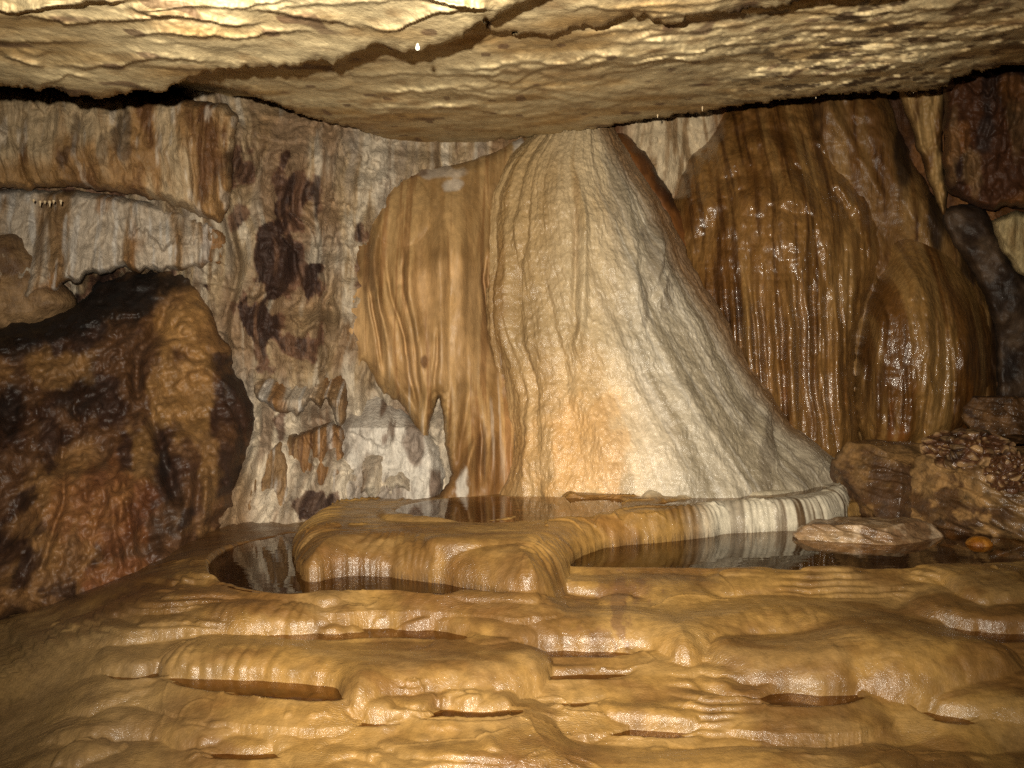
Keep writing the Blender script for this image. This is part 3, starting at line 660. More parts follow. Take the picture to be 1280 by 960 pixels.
o = relief('tan_drapery', [(1118, 80), (1185, 80), (1180, 140), (1178, 185), (1182, 235), (1184, 262), (1178, 272), (1166, 240), (1152, 200), (1140, 160), (1126, 130)], 7.0, M_brown,
       lambda px, py, x, z, y: mix(lin(176, 140, 88), lin(120, 84, 46), sm(fbm(x * 12, z * 3, 0, 5, 230), -.2, .4)), edge_w=9, edge_d=.15, disp=drape_disp(.05, 12, .8, 231, .02), skirt=.4, rag=1.5, step=1.5)
tag(o, 'narrow tan rock strip under the ceiling edge, left of the dark overhang at upper right', 'rock strip')
def dk_col(px, py, x, z, y):
    st = fbm(x * 9, z * 1.6, 0, 5, 240); b = fbm(x * 4, z * 4, 0, 4, 241)
    c = mix(lin(84, 50, 28), lin(56, 34, 22), sm(st, -.2, .3))
    c = mix(c, lin(134, 86, 44), sm(b + st * .5, .1, .4) * .8)
    c = mix(c, lin(150, 116, 76), blobs(px, py, [(1215, 215, 12, 26, .8), (1190, 180, 8, 50, .5), (1270, 160, 14, 40, .5)], 242) * .7)
    c = mix(c, lin(40, 36, 36), blobs(px, py, [(1232, 170, 14, 30, .8)], 243) * .8)
    return c
o = relief('rock_overhang', [(1178, 60), (1480, 60), (1480, 265), (1330, 262), (1282, 262), (1262, 258), (1240, 264), (1222, 256), (1205, 252), (1188, 240), (1180, 225), (1178, 180), (1182, 130)],
       lambda px, py: 6.55 - .0012 * (px - 1180), M_dark, dk_col, edge_w=12, edge_d=.25, disp=drape_disp(.12, 5, .9, 244, .05), skirt=.6, rag=2, step=1.7)
tag(o, 'dark brown rock overhang below the ceiling at far upper right', 'rock overhang')
o = relief('pale_slab', [(1236, 262), (1480, 258), (1480, 420), (1300, 360), (1284, 348), (1262, 330), (1246, 300)], lambda px, py: 6.75 - .0008 * (px - 1240), M_wall,
       lambda px, py, x, z, y: mix(lin(196, 172, 124), lin(150, 118, 72), sm(fbm(x * 9, z * 4, 0, 5, 250), -.2, .4)), edge_w=8, edge_d=.15, disp=drape_disp(.06, 6, 1.2, 251, .02), skirt=.4, step=1.8)
tag(o, 'pale yellowish slab of rock under the dark overhang at the right edge', 'rock slab')
o = relief('grey_rock', [(1176, 268), (1190, 256), (1210, 254), (1236, 264), (1248, 300), (1268, 334), (1290, 352), (1480, 400), (1480, 560), (1240, 560), (1246, 440), (1236, 380), (1210, 330), (1186, 300)],
       lambda px, py: 6.9 - .0006 * (px - 1180) + .0004 * np.abs(py - 380), M_dark, lambda px, py, x, z, y: mix(mix(lin(92, 72, 54), lin(56, 40, 28), sm(fbm(x * 5, z * 5, 0, 5, 255), -.2, .3)), BLACK, blobs(px, py, [(1262, 360, 16, 24, .7), (1262, 460, 14, 40, .8)], 256) * .8),
       edge_w=12, edge_d=.2, disp=lambda px, py, x, z, y: .12 * fbm(x * 3, z * 3, 0, 5, 257), skirt=.4, step=1.9)
tag(o, 'dark grey brown rock face between the amber lobe and the right edge', 'rock face')

# ================================================================== FLOOR
WATER_R = .40
def z_ramp(x, Y):
    r = .32 * (Y - 3.4)
    r = np.where(Y < 3.4, .24 * (Y - 3.4), r)
    r = smin(r, np.full_like(r, .415) - .03 * (1 - sm(x, -.9, -.3)), .03)
    r = r + .06 * sm(Y, 5.3, 5.8) * sm(x, -1.2, -.6)
    r = r - .30 * sm(-x, 1.5, 2.7) * (1 - sm(Y, 4.9, 5.6))            # falls away at the left
    return r

# masses: front foot line in pixels (left to right), foot level, height, roundness (m), group id
def foot(pts, z): 
    P = smooth_poly(pts, False, 2); x, Y = on_plane(P[:, 0], P[:, 1], z); return np.stack([x, Y], -1)
Z1, Z2, Z3 = .05, .15, .25
masses = [  # name, closed pixel outline (foot level), z foot, height, w, back slope, ribs(freq, amp), label
    ('rimstone_terrace', [(372, 712), (366, 690), (376, 668), (400, 655), (450, 650), (480, 648), (560, 650), (700, 650), (770, 660), (775, 680), (738, 692), (712, 708), (694, 728), (668, 738), (620, 733), (560, 723), (490, 716), (420, 716), (385, 724)], .40, .155, .20, .0, (58, .013),
     'broad tan rimstone terrace with ribbed rounded front, left of centre above the small pools'),
    ('rimstone_terrace', [(735, 686), (760, 686), (800, 680), (850, 676), (890, 672), (905, 666), (950, 666), (1000, 664), (1040, 660), (1062, 650), (1070, 620), (1000, 600), (850, 600), (700, 620), (690, 650), (715, 672)], .40, .168, .11, .0, (76, .014),
     'curved rimstone dam with white and dark vertical stripes along the right pool'),
    ('rimstone_terrace', [(468, 640), (500, 632), (600, 634), (660, 642), (640, 653), (560, 655), (500, 654), (475, 650)], .52, .04, .06, 0, (60, .003), 'thin uppermost tan terrace rim in front of the white flowstone and the brown drapery'),
    ('rimstone_terrace', [(528, 676), (560, 668), (640, 664), (680, 668), (678, 680), (600, 681), (545, 681)], .52, .035, .06, 0, None, 'low narrow tan rim lying on top of the broad ribbed terrace'),
    ('rimstone_terrace', [(795, 624), (830, 610), (880, 602), (940, 600), (985, 606), (960, 614), (900, 612), (850, 618), (815, 628)], .50, .05, .08, 0, None, 'small whitish rim at the foot of the pale cone above the striped dam'),
    ('rimstone_terrace', [(676, 760), (690, 735), (720, 715), (790, 712), (850, 716), (900, 714), (960, 718), (1040, 712), (1100, 716), (1200, 712), (1320, 708), (1500, 712), (1500, 800), (1280, 790), (1215, 792), (1180, 786), (1150, 776), (1110, 790), (1060, 810), (960, 800), (900, 812), (860, 830),
        (805, 812), (760, 812), (690, 808), (620, 808), (600, 800), (640, 780)], .24, .115, .20, .0, (44, .006), 'long smooth ochre terrace below the right pool, stained purple brown at its left end'),
    ('rimstone_terrace', [(866, 850), (868, 828), (890, 806), (930, 790), (1000, 776), (1100, 772), (1200, 800), (1260, 830), (1300, 860), (1200, 870), (1130, 870), (1090, 868), (1055, 872), (1000, 870), (930, 862)], .14, .17, .24, .0, (36, .004), 'large smooth bulging ochre dome of rimstone glinting at its foot, lower right'),
    ('rimstone_terrace', [(1100, 872), (1130, 880), (1160, 892), (1200, 900), (1260, 905), (1500, 930), (1500, 800), (1200, 820)], .09, .12, .24, 0, None, 'smooth ochre slope with a small glinting lip at the lower right edge of the photo'),
    ('rimstone_terrace', [(188, 842), (205, 822), (250, 806), (320, 800), (380, 786), (430, 786), (470, 800), (520, 806), (600, 800), (640, 812), (700, 830), (690, 858), (620, 866), (540, 866), (480, 872), (445, 884), (424, 872), (418, 860), (380, 856), (300, 852), (230, 850)], .13, .115, .16, 0, (60, .013), 'long ochre terrace with a row of ribs above a dark pool, lower left of centre'),
    ('rimstone_terrace', [(196, 786), (200, 762), (240, 744), (320, 744), (380, 752), (430, 752), (470, 764), (450, 780), (410, 792), (372, 796), (330, 794), (300, 798), (250, 796)], .22, .10, .15, 0, (50, .008), 'rounded double humped tan terrace below the left pool'),
    ('rimstone_terrace', [(410, 780), (430, 762), (520, 752), (620, 752), (690, 760), (700, 790), (640, 806), (580, 796), (545, 790), (520, 783), (460, 783)], .24, .08, .13, 0, (60, .003), 'flat topped tan terrace with a crisp lip, below the broad ribbed terrace'),
    ('rimstone_terrace', [(362, 742), (375, 730), (410, 728), (436, 734), (432, 746), (400, 750)], .35, .02, .06, 0, None, 'small tan rim beside the dark left pool'),
    ('rimstone_terrace', [(495, 740), (530, 728), (600, 732), (680, 740), (684, 752), (640, 752), (560, 746)], .35, .03, .06, 0, None, 'thin pale rim beneath the front of the broad ribbed terrace'),
    ('rimstone_terrace', [(110, 828), (130, 806), (180, 794), (220, 800), (215, 820), (190, 838), (150, 840)], .10, .06, .10, 0, None, 'low grey brown hump at left below the dark mound'),
    ('rimstone_terrace', [(742, 906), (742, 896), (800, 888), (880, 886), (905, 876), (912, 884), (892, 902), (885, 910), (820, 908)], .055, .05, .055, 0, (60, .003), 'small straight glinting rim at the bottom centre right'),
    ('rimstone_terrace', [(520, 886), (540, 872), (600, 868), (660, 876), (640, 890), (580, 890)], .09, .04, .06, 0, None, 'short glinting rim at the bottom centre, right of the dimpled rim'),
    ('rimstone_terrace', [(418, 892), (430, 876), (470, 872), (505, 884), (500, 898), (450, 900)], .085, .045, .06, 0, None, 'rough dimpled rim below the right end of the ribbed lower terrace'),
    ('rimstone_terrace', [(296, 878), (320, 868), (360, 866), (385, 876), (372, 884), (320, 884)], .08, .035, .05, 0, None, 'short pale rim floating in the shallow basin under the long ribbed terrace'),
    ('rimstone_terrace', [(228, 928), (245, 915), (300, 910), (350, 914), (372, 924), (368, 938), (300, 942), (255, 938)], .03, .035, .06, 0, None, 'flat elongated rim near the bottom left corner'),
    ('rimstone_terrace', [(90, 905), (130, 880), (190, 868), (245, 880), (240, 905), (200, 925), (140, 925)], .03, .06, .12, 0, (24, .002), 'broad worn swelling in the floor at the lower left'),
    ('rimstone_terrace', [(588, 942), (600, 935), (620, 936), (618, 946), (598, 948)], .02, .02, .03, 0, None, 'tiny round glinting rim at the bottom centre edge'),
    ('rimstone_terrace', [(618, 920), (640, 913), (660, 915), (658, 925), (632, 926)], .035, .02, .03, 0, None, 'tiny rim at bottom centre just above the one with a dark hollow'),
    ('rimstone_terrace', [(640, 950), (655, 941), (690, 940), (706, 948), (690, 955), (655, 956)], .015, .025, .035, 0, None, 'small rim with a dark hollow at the bottom centre edge'),
    ('rimstone_terrace', [(632, 838), (660, 832), (720, 834), (784, 832), (770, 840), (700, 842), (650, 843)], .15, .018, .03, 0, None, 'thin wavy rim under the purple stained terrace end'),
    ('rimstone_terrace', [(738, 850), (760, 843), (800, 842), (815, 847), (780, 852)], .14, .016, .03, 0, None, 'thin short rim left of the big bulging dome'),
    ('rimstone_terrace', [(676, 874), (690, 868), (720, 868), (728, 873), (710, 878)], .11, .018, .03, 0, None, 'tiny crumbly rim in the middle of the lower floor'),
    ('rimstone_terrace', [(1140, 700), (1180, 712), (1225, 730), (1262, 745), (1300, 770), (1500, 780), (1500, 700)], .40, .10, .16, 0, (60, .006), 'ribbed tan swelling at the right edge beside the pool'),
]
pools = [  # outline in pixels, level, depth
    ([(684, 702), (700, 690), (735, 684), (800, 676), (890, 664), (1000, 655), (1080, 640), (1180, 640), (1300, 660), (1500, 680), (1500, 704), (1300, 704), (1200, 708), (1100, 712), (1000, 714), (900, 711), (800, 709), (720, 710)], WATER_R, .12, 'large still dark pool at right reflecting the striped dam and the flat rock'),
    ([(250, 704), (268, 690), (300, 680), (340, 672), (376, 662), (388, 690), (380, 712), (440, 716), (560, 722), (670, 737), (690, 746), (600, 744), (500, 738), (400, 740), (330, 742), (290, 736), (258, 722)], .375, .10, 'dark still pool at left reflecting the white curtain'),
    ([(482, 640), (510, 630), (560, 622), (640, 620), (720, 622), (790, 622), (780, 640), (720, 648), (640, 654), (560, 655), (500, 650)], .532, .04, 'thin water sheet at the foot of the brown drapery on the upper terrace'),
    ([(190, 844), (300, 846), (420, 850), (440, 866), (420, 878), (380, 876), (300, 870), (230, 860)], .125, .05, 'narrow dark pool under the ribbed lower terrace'),
    ([(300, 790), (380, 786), (440, 776), (520, 778), (590, 792), (600, 802), (540, 800), (480, 796), (400, 804), (340, 802)], .235, .04, 'thin crooked strip of water between the two tan terraces at left'),
    ([(600, 800), (700, 802), (830, 808), (860, 816), (800, 824), (700, 822), (620, 818)], .235, .03, 'thin strip of water below the purple stained terrace end'),
    ([(850, 842), (930, 852), (1060, 862), (1090, 872), (1040, 884), (960, 884), (860, 870)], .135, .05, 'shallow pool at the foot of the big bulging dome'),
    ([(738, 902), (800, 904), (890, 900), (896, 912), (860, 924), (780, 921), (744, 915)], .055, .04, 'small square ended pool before the straight rim at bottom right'),
    ([(520, 880), (640, 882), (660, 892), (600, 898), (530, 896)], .092, .03, 'small pool under the short rim at the bottom centre'),
    ([(1120, 876), (1200, 892), (1230, 904), (1190, 908), (1130, 892)], .09, .03, 'small puddle at the glinting lip at lower right'),
    ([(-160, 830), (0, 822), (40, 826), (56, 836), (40, 850), (0, 856), (-160, 860)], .02, .12, 'black puddle in the hollow at the left edge'),
    ([(1150, 774), (1215, 786), (1300, 784), (1500, 786), (1500, 806), (1280, 802), (1220, 804)], .225, .03, 'dark shallow pool at the right edge below the long terrace'),
    ([(118, 836), (150, 840), (196, 838), (214, 826), (220, 836), (190, 850), (140, 850)], .1, .03, 'small dark puddle under the grey brown hump at left'),
    ([(296, 880), (330, 884), (376, 882), (392, 876), (388, 890), (340, 895), (300, 890)], .08, .03, 'small puddle under the short pale rim at lower left'),
    ([(500, 890), (560, 888), (640, 890), (662, 884), (656, 898), (580, 902), (510, 899)], .08, .03, 'narrow puddle at the bottom centre left of the straight rim'),
    ([(240, 936), (300, 942), (366, 938), (376, 944), (320, 952), (250, 948)], .03, .03, 'thin puddle near the bottom left corner'),
    ([(636, 842), (700, 842), (786, 840), (800, 846), (740, 852), (650, 850)], .15, .03, 'thin winding puddle left of the bulging dome'),
    ([(672, 876), (720, 876), (760, 872), (764, 880), (710, 886)], .12, .03, 'little puddle in the middle of the lower floor'),
    ([(410, 888), (450, 898), (504, 896), (512, 904), (460, 910), (414, 902)], .08, .03, 'brown puddle under the dimpled rim'),
    ([(800, 632), (850, 623), (905, 617), (960, 619), (1000, 611), (1035, 606), (1044, 614), (985, 624), (900, 629), (840, 634)], .532, .04, 'shallow water sheet between the striped dam and the foot of the pale cone'),
]
def ground(x, Y):
    f = 1 - sm(Y, 4.45, 4.75)
    z = z_ramp(x, Y) + .030 * fbm(x * 1.3, Y * 2.0, 0, 4, 300) + f * .085 * (billow(x * 1.25 + .3 * noise(x, Y, 0, 302), Y * 2.2, 0, 2, 301, .45) - .3)
    return terrace(x, Y, z, f)
def terrace(x, Y, z, f):
    """rimstone steps that wind along the slope: a bulging riser, then a nearly level tread"""
    for k, (step, warp, sc, wt) in enumerate(((.075, 1.1, 1.5, .75), (.024, 1.0, 3.5, .8))):
        u = z / step + warp * fbm(x * sc, Y * sc * .8, 0, 3, 380 + k) + .10 * noise(x * 9, Y * 4, 0, 384 + k) + .05 * noise(x * 34, Y * 8, 0, 386 + k)
        g = wt * f * (sm(fbm(x * 1.1, Y * 1.4, 0, 2, 388 + k), -.25, .12) if k == 0 else sm(fbm(x * 1.6, Y * 2.0, 0, 2, 388 + k), -.02, .2))
        fl_ = np.floor(u); fr = u - fl_
        prof = (1 - (1 - np.clip(fr / .42, 0, 1)) ** 2.2) ** .62
        z = z + g * step * (prof - fr)
    return z
def settle(P, extra, fixed):
    """level of the bare ground where the nearest point of an outline meets it"""
    if fixed is not None: return fixed
    f = P[np.argsort(-P[:, 1])[:max(3, len(P) // 4)]]
    z = np.full(len(f), .2)
    for _ in range(40):
        x, Y = on_plane(f[:, 0], f[:, 1], z); z = .6 * z + .4 * ground(x, Y)
    return float(np.mean(z)) + extra
FIXM = {0: .40, 1: .40, 2: .548, 3: .548, 4: .545, 11: .37, 12: .37}
FIXP = {0: .40, 1: .375, 2: .549, len(pools) - 1: .549}
def reach_back(i, pts, w):
    P = np.asarray(pts, float)
    if i >= 13 and w < .09 and i < 26:
        m = P[:, 1].max(); P[:, 1] = m - (m - P[:, 1]) * 2.2
    return smooth_poly(P, True, 2)
MP = [reach_back(i, m_[1], m_[4]) for i, m_ in enumerate(masses)]
MZ = [settle(P, 0.0, FIXM.get(i)) for i, P in enumerate(MP)]
PP = [smooth_poly(p_[0], True, 2) for p_ in pools]
PZ = [settle(P, .006, FIXP.get(i)) for i, P in enumerate(PP)]
def floor_field(x, Y):
    z = ground(x, Y)
    ident = np.full(x.shape, -1)
    for i, (nm, pts, zf, h, w, bs, ribs, lab) in enumerate(masses):
        P = MP[i]; zf = MZ[i]
        X_, Y_ = on_plane(P[:, 0], P[:, 1], zf)
        Q = np.stack([X_, Y_], -1)
        x0, y0 = Q.min(0) - .35; x1, y1 = Q.max(0) + .35
        k = (x > x0) & (x < x1) & (Y > y0) & (Y < y1)
        if not k.any(): continue
        xs, ys = x[k], Y[k]
        d, arc, ins = seg_dist(xs, ys, Q, True)
        big = min(1, w / .12)
        d = np.where(ins, d, -d) + (.05 * fbm(xs * 3.2, ys * 3.2, 0, 4, 310 + i) + .003 * noise(xs * 26, ys * 26, 0, 311 + i)) * big
        e = np.clip(d / w, 0, 1)
        prof = (1 - (1 - e) ** 2.3) ** .66
        back = sm((ys - (y0 + .35)) / (y1 - y0 - .7), .35, 1.0)
        hh = h * (1 + (.25 if i > 1 else 0) * noise(xs * 2.2, ys * 2.2, 0, 325 + i)) * (1 - (.85 if i in (2, 3, 4, 11, 12) or w < .09 else .25 if i not in (0, 1) else 0) * back)
        zz = zf - .008 + hh * prof + np.where(d < 0, d * 3.0, 0)
        zz = zz + .010 * fbm(xs * 3, ys * 3, 0, 3, 320 + i) * prof
        if ribs:
            fr, am = ribs
            ph = arc * fr + 3.0 * noise(arc * 6, d * 5, 0, 330 + i) + 3.0 * noise(arc * 2.2, d * 3, 0, 335 + i); am = am * (.7 + .7 * noise(arc * 9, d * 3, 0, 338 + i))
            gate = sm(noise(arc * 2.2, 0 * arc, 0, 340 + i), -.6, 0) if i in (0, 1) else sm(noise(arc * 2.4, 0 * arc, 0, 341 + i), -.05, .4)
            zz = zz + am * np.sqrt(np.sin(ph) ** 2 + .02) * sm(d, .0, .025) * (1 - sm(d, w * .6, w * 1.4)) * gate
        cur = z[k]
        if h < .1:  kk = .008
        else: kk = .014
        idk = ident[k]; ident[k] = np.where((zz > cur) & (d > -.01), i, idk)
        z[k] = smax(cur, zz, kk)
    for j, (pts, lv, dep, lab) in enumerate(pools):
        P = PP[j]; lv = PZ[j]; X_, Y_ = on_plane(P[:, 0], P[:, 1], lv)
        d, arc, ins = seg_dist(x, Y, np.stack([X_, Y_], -1), True)
        d = np.where(ins, d, -d) + (.05 if j == 1 else .016) * fbm(x * 5, Y * 7, 0, 4, 350 + j)
        bed = lv - dep * (1 - np.exp(-np.maximum(d, 0) / .08)) - .002
        wgt = sm(d, 0, .05) * (1 - sm(z - lv, .015, .05)) if j not in (0, 1) else sm(d, 0, .04) * np.where(ident < 0, 1, 1 - sm(z - lv, .015, .04))
        z = z - np.maximum(z - bed, 0) * wgt
        if j not in (2, len(pools) - 1):
            rim = lv + .003 - .55 * np.maximum(-d - .01, 0)
            z = np.where((d <= 0) & (d > -.12), smax(z, rim, .004), z)
    z = z + .0022 * fbm(x * 14, Y * 20, 0, 3, 360)
    # fine wrinkles running along the steps, in patches, and little crumbly rims
    wr = Y * 34 + 1.5 * fbm(x * 3, Y * 3, 0, 3, 361)
    # thin crinkled rims
    rn = noise(x * 2.6 + .5 * noise(x * 7, Y * 7, 0, 391), Y * 7.5 + .8 * noise(x * 3, Y * 3, 0, 392), 0, 390)
    rim2 = np.clip(1 - np.abs(rn) * 2.2, 0, 1) ** 9 * sm(noise(x * 2.2, Y * 2.8, 0, 393), -.15, .25)
    z = z + rim2 * np.where(Y > 4.85, .017 * (ident >= 0) * (z > .5), .008 * (ident < 0))
    z = z + .0028 * billow(x * 7, wr, 0, 2, 362) * sm(fbm(x * 1.7, Y * 2.3, 0, 3, 363), -.02, .22)
    rs = np.random.RandomState(12)
    for _ in range(95):
        cpx, cpy = rs.uniform(60, 1280), rs.uniform(800, 965)
        if rs.rand() > .25 and cpx > 760: continue
        cx, cy = on_plane(cpx, cpy, .1); a = rs.uniform(.015, .07); b = rs.uniform(.012, .03); h = rs.uniform(.004, .012)
        k = (np.abs(x - cx) < a * 2) & (np.abs(Y - cy) < b * 6)
        if not k.any(): continue
        dy = (Y[k] - cy) + .01 * noise(x[k] * 30, Y[k] * 30, 0, 364)
        z[k] += h * (1 - sm(np.abs(x[k] - cx) / a, .5, 1.3)) * np.where(dy > 0, np.exp(-dy / (2.2 * b)), np.exp(dy / .004)) * (ident[k] < 0)
    return z, ident

def build_floor():
    nx, ny = 980, 820
    u = np.linspace(-.66, .66, nx)[None, :]
    Y = np.concatenate([np.linspace(2.4, 3.2, 100)[:-1], np.linspace(3.2, 5.9, 640)[:-1], np.linspace(5.9, 6.9, 83)])[:, None]
    x = u * Y; Yg = np.broadcast_to(Y, x.shape).copy()
    z, ident = floor_field(x, Yg)
    P = np.stack([x, Yg, z], -1)
    px, py = to_px(x, Yg, z)
    n = fbm(x * 2, Yg * 2.6, 0, 5, 370); n2 = fbm(x * 9, Yg * 9, 0, 4, 371); n3 = fbm(x * 3, Yg * 9, 0, 4, 372)
    c = mix(lin(154, 118, 64), lin(118, 86, 46), sm(n + n2 * .5, -.3, .35))
    n5 = fbm(x * 26, Yg * 30, 0, 4, 377); c = c * (1 + .22 * n5[..., None])
    c = mix(c, lin(170, 136, 84), sm(n3, .1, .45) * .4)
    c = mix(c, lin(118, 82, 42), sm(-n3 + n * .3, .08, .45) * .6)
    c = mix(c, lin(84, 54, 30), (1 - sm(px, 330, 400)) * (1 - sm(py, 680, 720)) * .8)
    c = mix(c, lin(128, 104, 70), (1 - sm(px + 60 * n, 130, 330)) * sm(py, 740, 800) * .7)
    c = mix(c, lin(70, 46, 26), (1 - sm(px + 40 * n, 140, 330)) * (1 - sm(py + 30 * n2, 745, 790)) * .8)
    st = blobs(px, py, [(775, 770, 12, 40, .8), (790, 738, 30, 9, .6), (745, 792, 26, 12, .4), (760, 745, 40, 14, .35)], 373, rough=.9, sc=9)
    c = mix(c, lin(104, 72, 54), st * .7)
    # striped dam
    on = (ident == 1)
    P1 = MP[1]; X_, Y_ = on_plane(P1[:, 0], P1[:, 1], MZ[1])
    kx = np.where(on)
    if len(kx[0]):
        d, arc, ins = seg_dist(x[kx], Yg[kx], np.stack([X_, Y_], -1), True)
        s = fbm(arc * 16, d * 1.5, 0, 4, 374)
        cw = mix(lin(214, 202, 178), lin(104, 82, 58), sm(s, .0, .3) * (.4 + .6 * sm(px[kx], 880, 1010)))
        cw = mix(c[kx], cw, sm(px[kx] + 20 * s, 850, 900))
        c[kx] = cw
    c = mix(c, lin(196, 180, 150), blobs(px, py, [(900, 608, 130, 18, 1)], 376, rough=.2) * .85)
    # beds of the pools carry dark silt
    for j in (0, 1, 10):
        Pp = PP[j]; lv = PZ[j]; X_, Y_ = on_plane(Pp[:, 0], Pp[:, 1], lv)
        d, arc, ins = seg_dist(x, Yg, np.stack([X_, Y_], -1), True)
        c = mix(c, lin(56, 38, 22), (ins & (z < lv)) * sm(np.where(ins, d, 0), .0, .05) * .9)
    # split into floor and terraces
    f = np.stack([ident[:-1, :-1], ident[1:, :-1], ident[1:, 1:], ident[:-1, 1:]], -1)
    fid = f.max(-1)
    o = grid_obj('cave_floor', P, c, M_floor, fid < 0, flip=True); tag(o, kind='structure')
    for i, m_ in enumerate(masses):
        k = fid == i
        if k.sum() < 30: print('few faces', i, m_[-1]); continue
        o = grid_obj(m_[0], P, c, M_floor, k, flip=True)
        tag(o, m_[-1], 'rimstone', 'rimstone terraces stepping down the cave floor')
build_floor()

# water: one flat sheet per pool, a little larger than the hollow it fills
for j, (pts, lv, dep, lab) in enumerate(pools):
    P = PP[j]; lv = PZ[j]
    cx, cy = P.mean(0)
    X_, Y_ = on_plane(P[:, 0], P[:, 1], lv)
    Q = np.stack([X_, Y_], -1); e = np.roll(Q, -1, 0) - np.roll(Q, 1, 0)
    nrm = np.stack([-e[:, 1], e[:, 0]], -1); nrm /= np.linalg.norm(nrm, axis=1)[:, None] + 1e-9
    area = .5 * np.sum(Q[:, 0] * np.roll(Q[:, 1], -1) - np.roll(Q[:, 0], -1) * Q[:, 1])
    Q = Q - nrm * np.sign(area) * .006
    me = bpy.data.meshes.new('pool_water')
    vs = [(a, b, lv) for a, b in Q]
    if area < 0: vs = vs[::-1]
    me.from_pydata(vs, [], [list(range(len(vs)))]); print('water normal', me.polygons[0].normal.z, lv); me.materials.append(M_water)
    o = bpy.data.objects.new('pool_water', me); COL.objects.link(o); tag(o, kind='structure', label=lab)

# ================================================================== BOULDERS
def boulder(name, cpx, cpy, Y, size, planes, mat, colf, seed, rot=0, lump=.03, base=None):
    """a rock: a dense sphere clipped by flat fracture planes, then roughened"""
    nu, nv = 200, 130
    th = np.linspace(0, 2 * math.pi, nu)[None, :]; ph = np.linspace(0, math.pi, nv)[:, None]
    d = np.stack([np.sin(ph) * np.cos(th), np.sin(ph) * np.sin(th), np.cos(ph) * np.ones_like(th)], -1)
    r = np.full(d.shape[:2], 1.25)
    for (nx_, ny_, nz_, k) in planes:
        n = np.array([nx_, ny_, nz_], float); n /= np.linalg.norm(n)
        q = d @ n
        r = smin(r, np.where(q > .05, k / np.maximum(q, .05), 9.0), .008)
    p = d * r[..., None] * np.array(size) 
    n = fbm(p[..., 0] * 5, p[..., 1] * 5, p[..., 2] * 5, 5, seed)
    st_ = p[..., 2] * 14 + p[..., 0] * 5 + 1.5 * fbm(p[..., 0] * 3, p[..., 1] * 3, p[..., 2] * 3, 3, seed + 6); fr_ = st_ - np.floor(st_)
    p = p + d * (.35 * lump * np.where(fr_ < .85, fr_ / .85, (1 - fr_) / .15) + lump * .5 * n + lump * .5 * (billow(p[..., 0] * 3 + p[..., 2] * 6, p[..., 1] * 3, p[..., 2] * 16, 4, seed + 1, .6) - .3))[..., None]
    ca, sa = math.cos(rot), math.sin(rot)
    p = np.stack([p[..., 0] * ca - p[..., 1] * sa, p[..., 0] * sa + p[..., 1] * ca, p[..., 2]], -1)
    ctr = at(cpx, cpy, Y)
    c = colf(p, seed)
    o = grid_obj(name, p, c, mat, flip=False); o.location = ctr
    return o
def bcol(a, b_, c_, dark=.5):
    def f(p, seed):
        x, y, z = p[..., 0], p[..., 1], p[..., 2]
        n = fbm(x * 4, y * 4, z * 7, 5, seed + 3); m = fbm(x * 12, y * 12, z * 14, 4, seed + 4)
        c = mix(lin(*a), lin(*b_), sm(n, -.2, .3)); c = mix(c, lin(*c_), sm(m, .1, .4) * .7)
        return mix(c, BLACK, sm(-m - n * .5, .2, .5) * dark)
    return f
o = boulder('boulder', 1112, 610, 5.95, (.29, .30, .29), [(0, 0, 1, .9), (-.75, -.45, .5, .62), (.35, -.8, .25, .62), (1, 0, .1, .85), (-1, 0, -.2, .8), (.0, -.5, .9, .75), (0, 0, -1, .9)], M_boulder,
            bcol((128, 96, 58), (84, 58, 36), (152, 114, 70)), 400, rot=.2)
tag(o, 'wedge shaped wet brown boulder at the right end of the striped dam', 'boulder')
o = boulder('boulder', 1252, 628, 5.55, (.42, .42, .36), [(-.8, -.5, .25, .72), (-.1, -.8, .5, .66), (.5, -.7, .3, .75), (0, 0, 1, .78), (0, 0, -1, .9), (-.6, -.6, -.5, .8)], M_boulder,
            bcol((146, 112, 70), (94, 66, 40), (190, 146, 92), .6), 410, rot=-.1, lump=.05)
BIG = o; tag(o, 'big angular orange brown boulder crusted with knobbly cave coral at the right edge', 'boulder')
o = boulder('boulder', 1086, 668, 5.28, (.33, .17, .075), [(0, 0, 1, .8), (0, 0, -1, .9), (-.5, -.8, .3, .8), (.6, -.6, .3, .85)], M_boulder,
            bcol((172, 140, 102), (126, 94, 64), (214, 186, 152), .35), 420, rot=.05, lump=.035)
tag(o, 'low flat pinkish brown rock lying in the pool, mirrored in the water', 'boulder')
o = boulder('boulder', 1266, 520, 6.3, (.24, .2, .14), [(0, 0, 1, .8), (-.7, -.6, .3, .7), (0, -.9, .4, .7)], M_boulder, bcol((100, 70, 42), (66, 44, 28), (124, 90, 56)), 430, lump=.03)
tag(o, 'small dark brown rock on top behind the crusted boulder at the right edge', 'boulder')
o = boulder('pebble', 1224, 681, 5.1, (.055, .05, .035), [(0, 0, -1, .8)], M_boulder, bcol((176, 112, 30), (150, 90, 24), (190, 130, 50), .1), 440, lump=.004)
tag(o, 'small rounded orange stone at the water edge under the big boulder', 'stone')

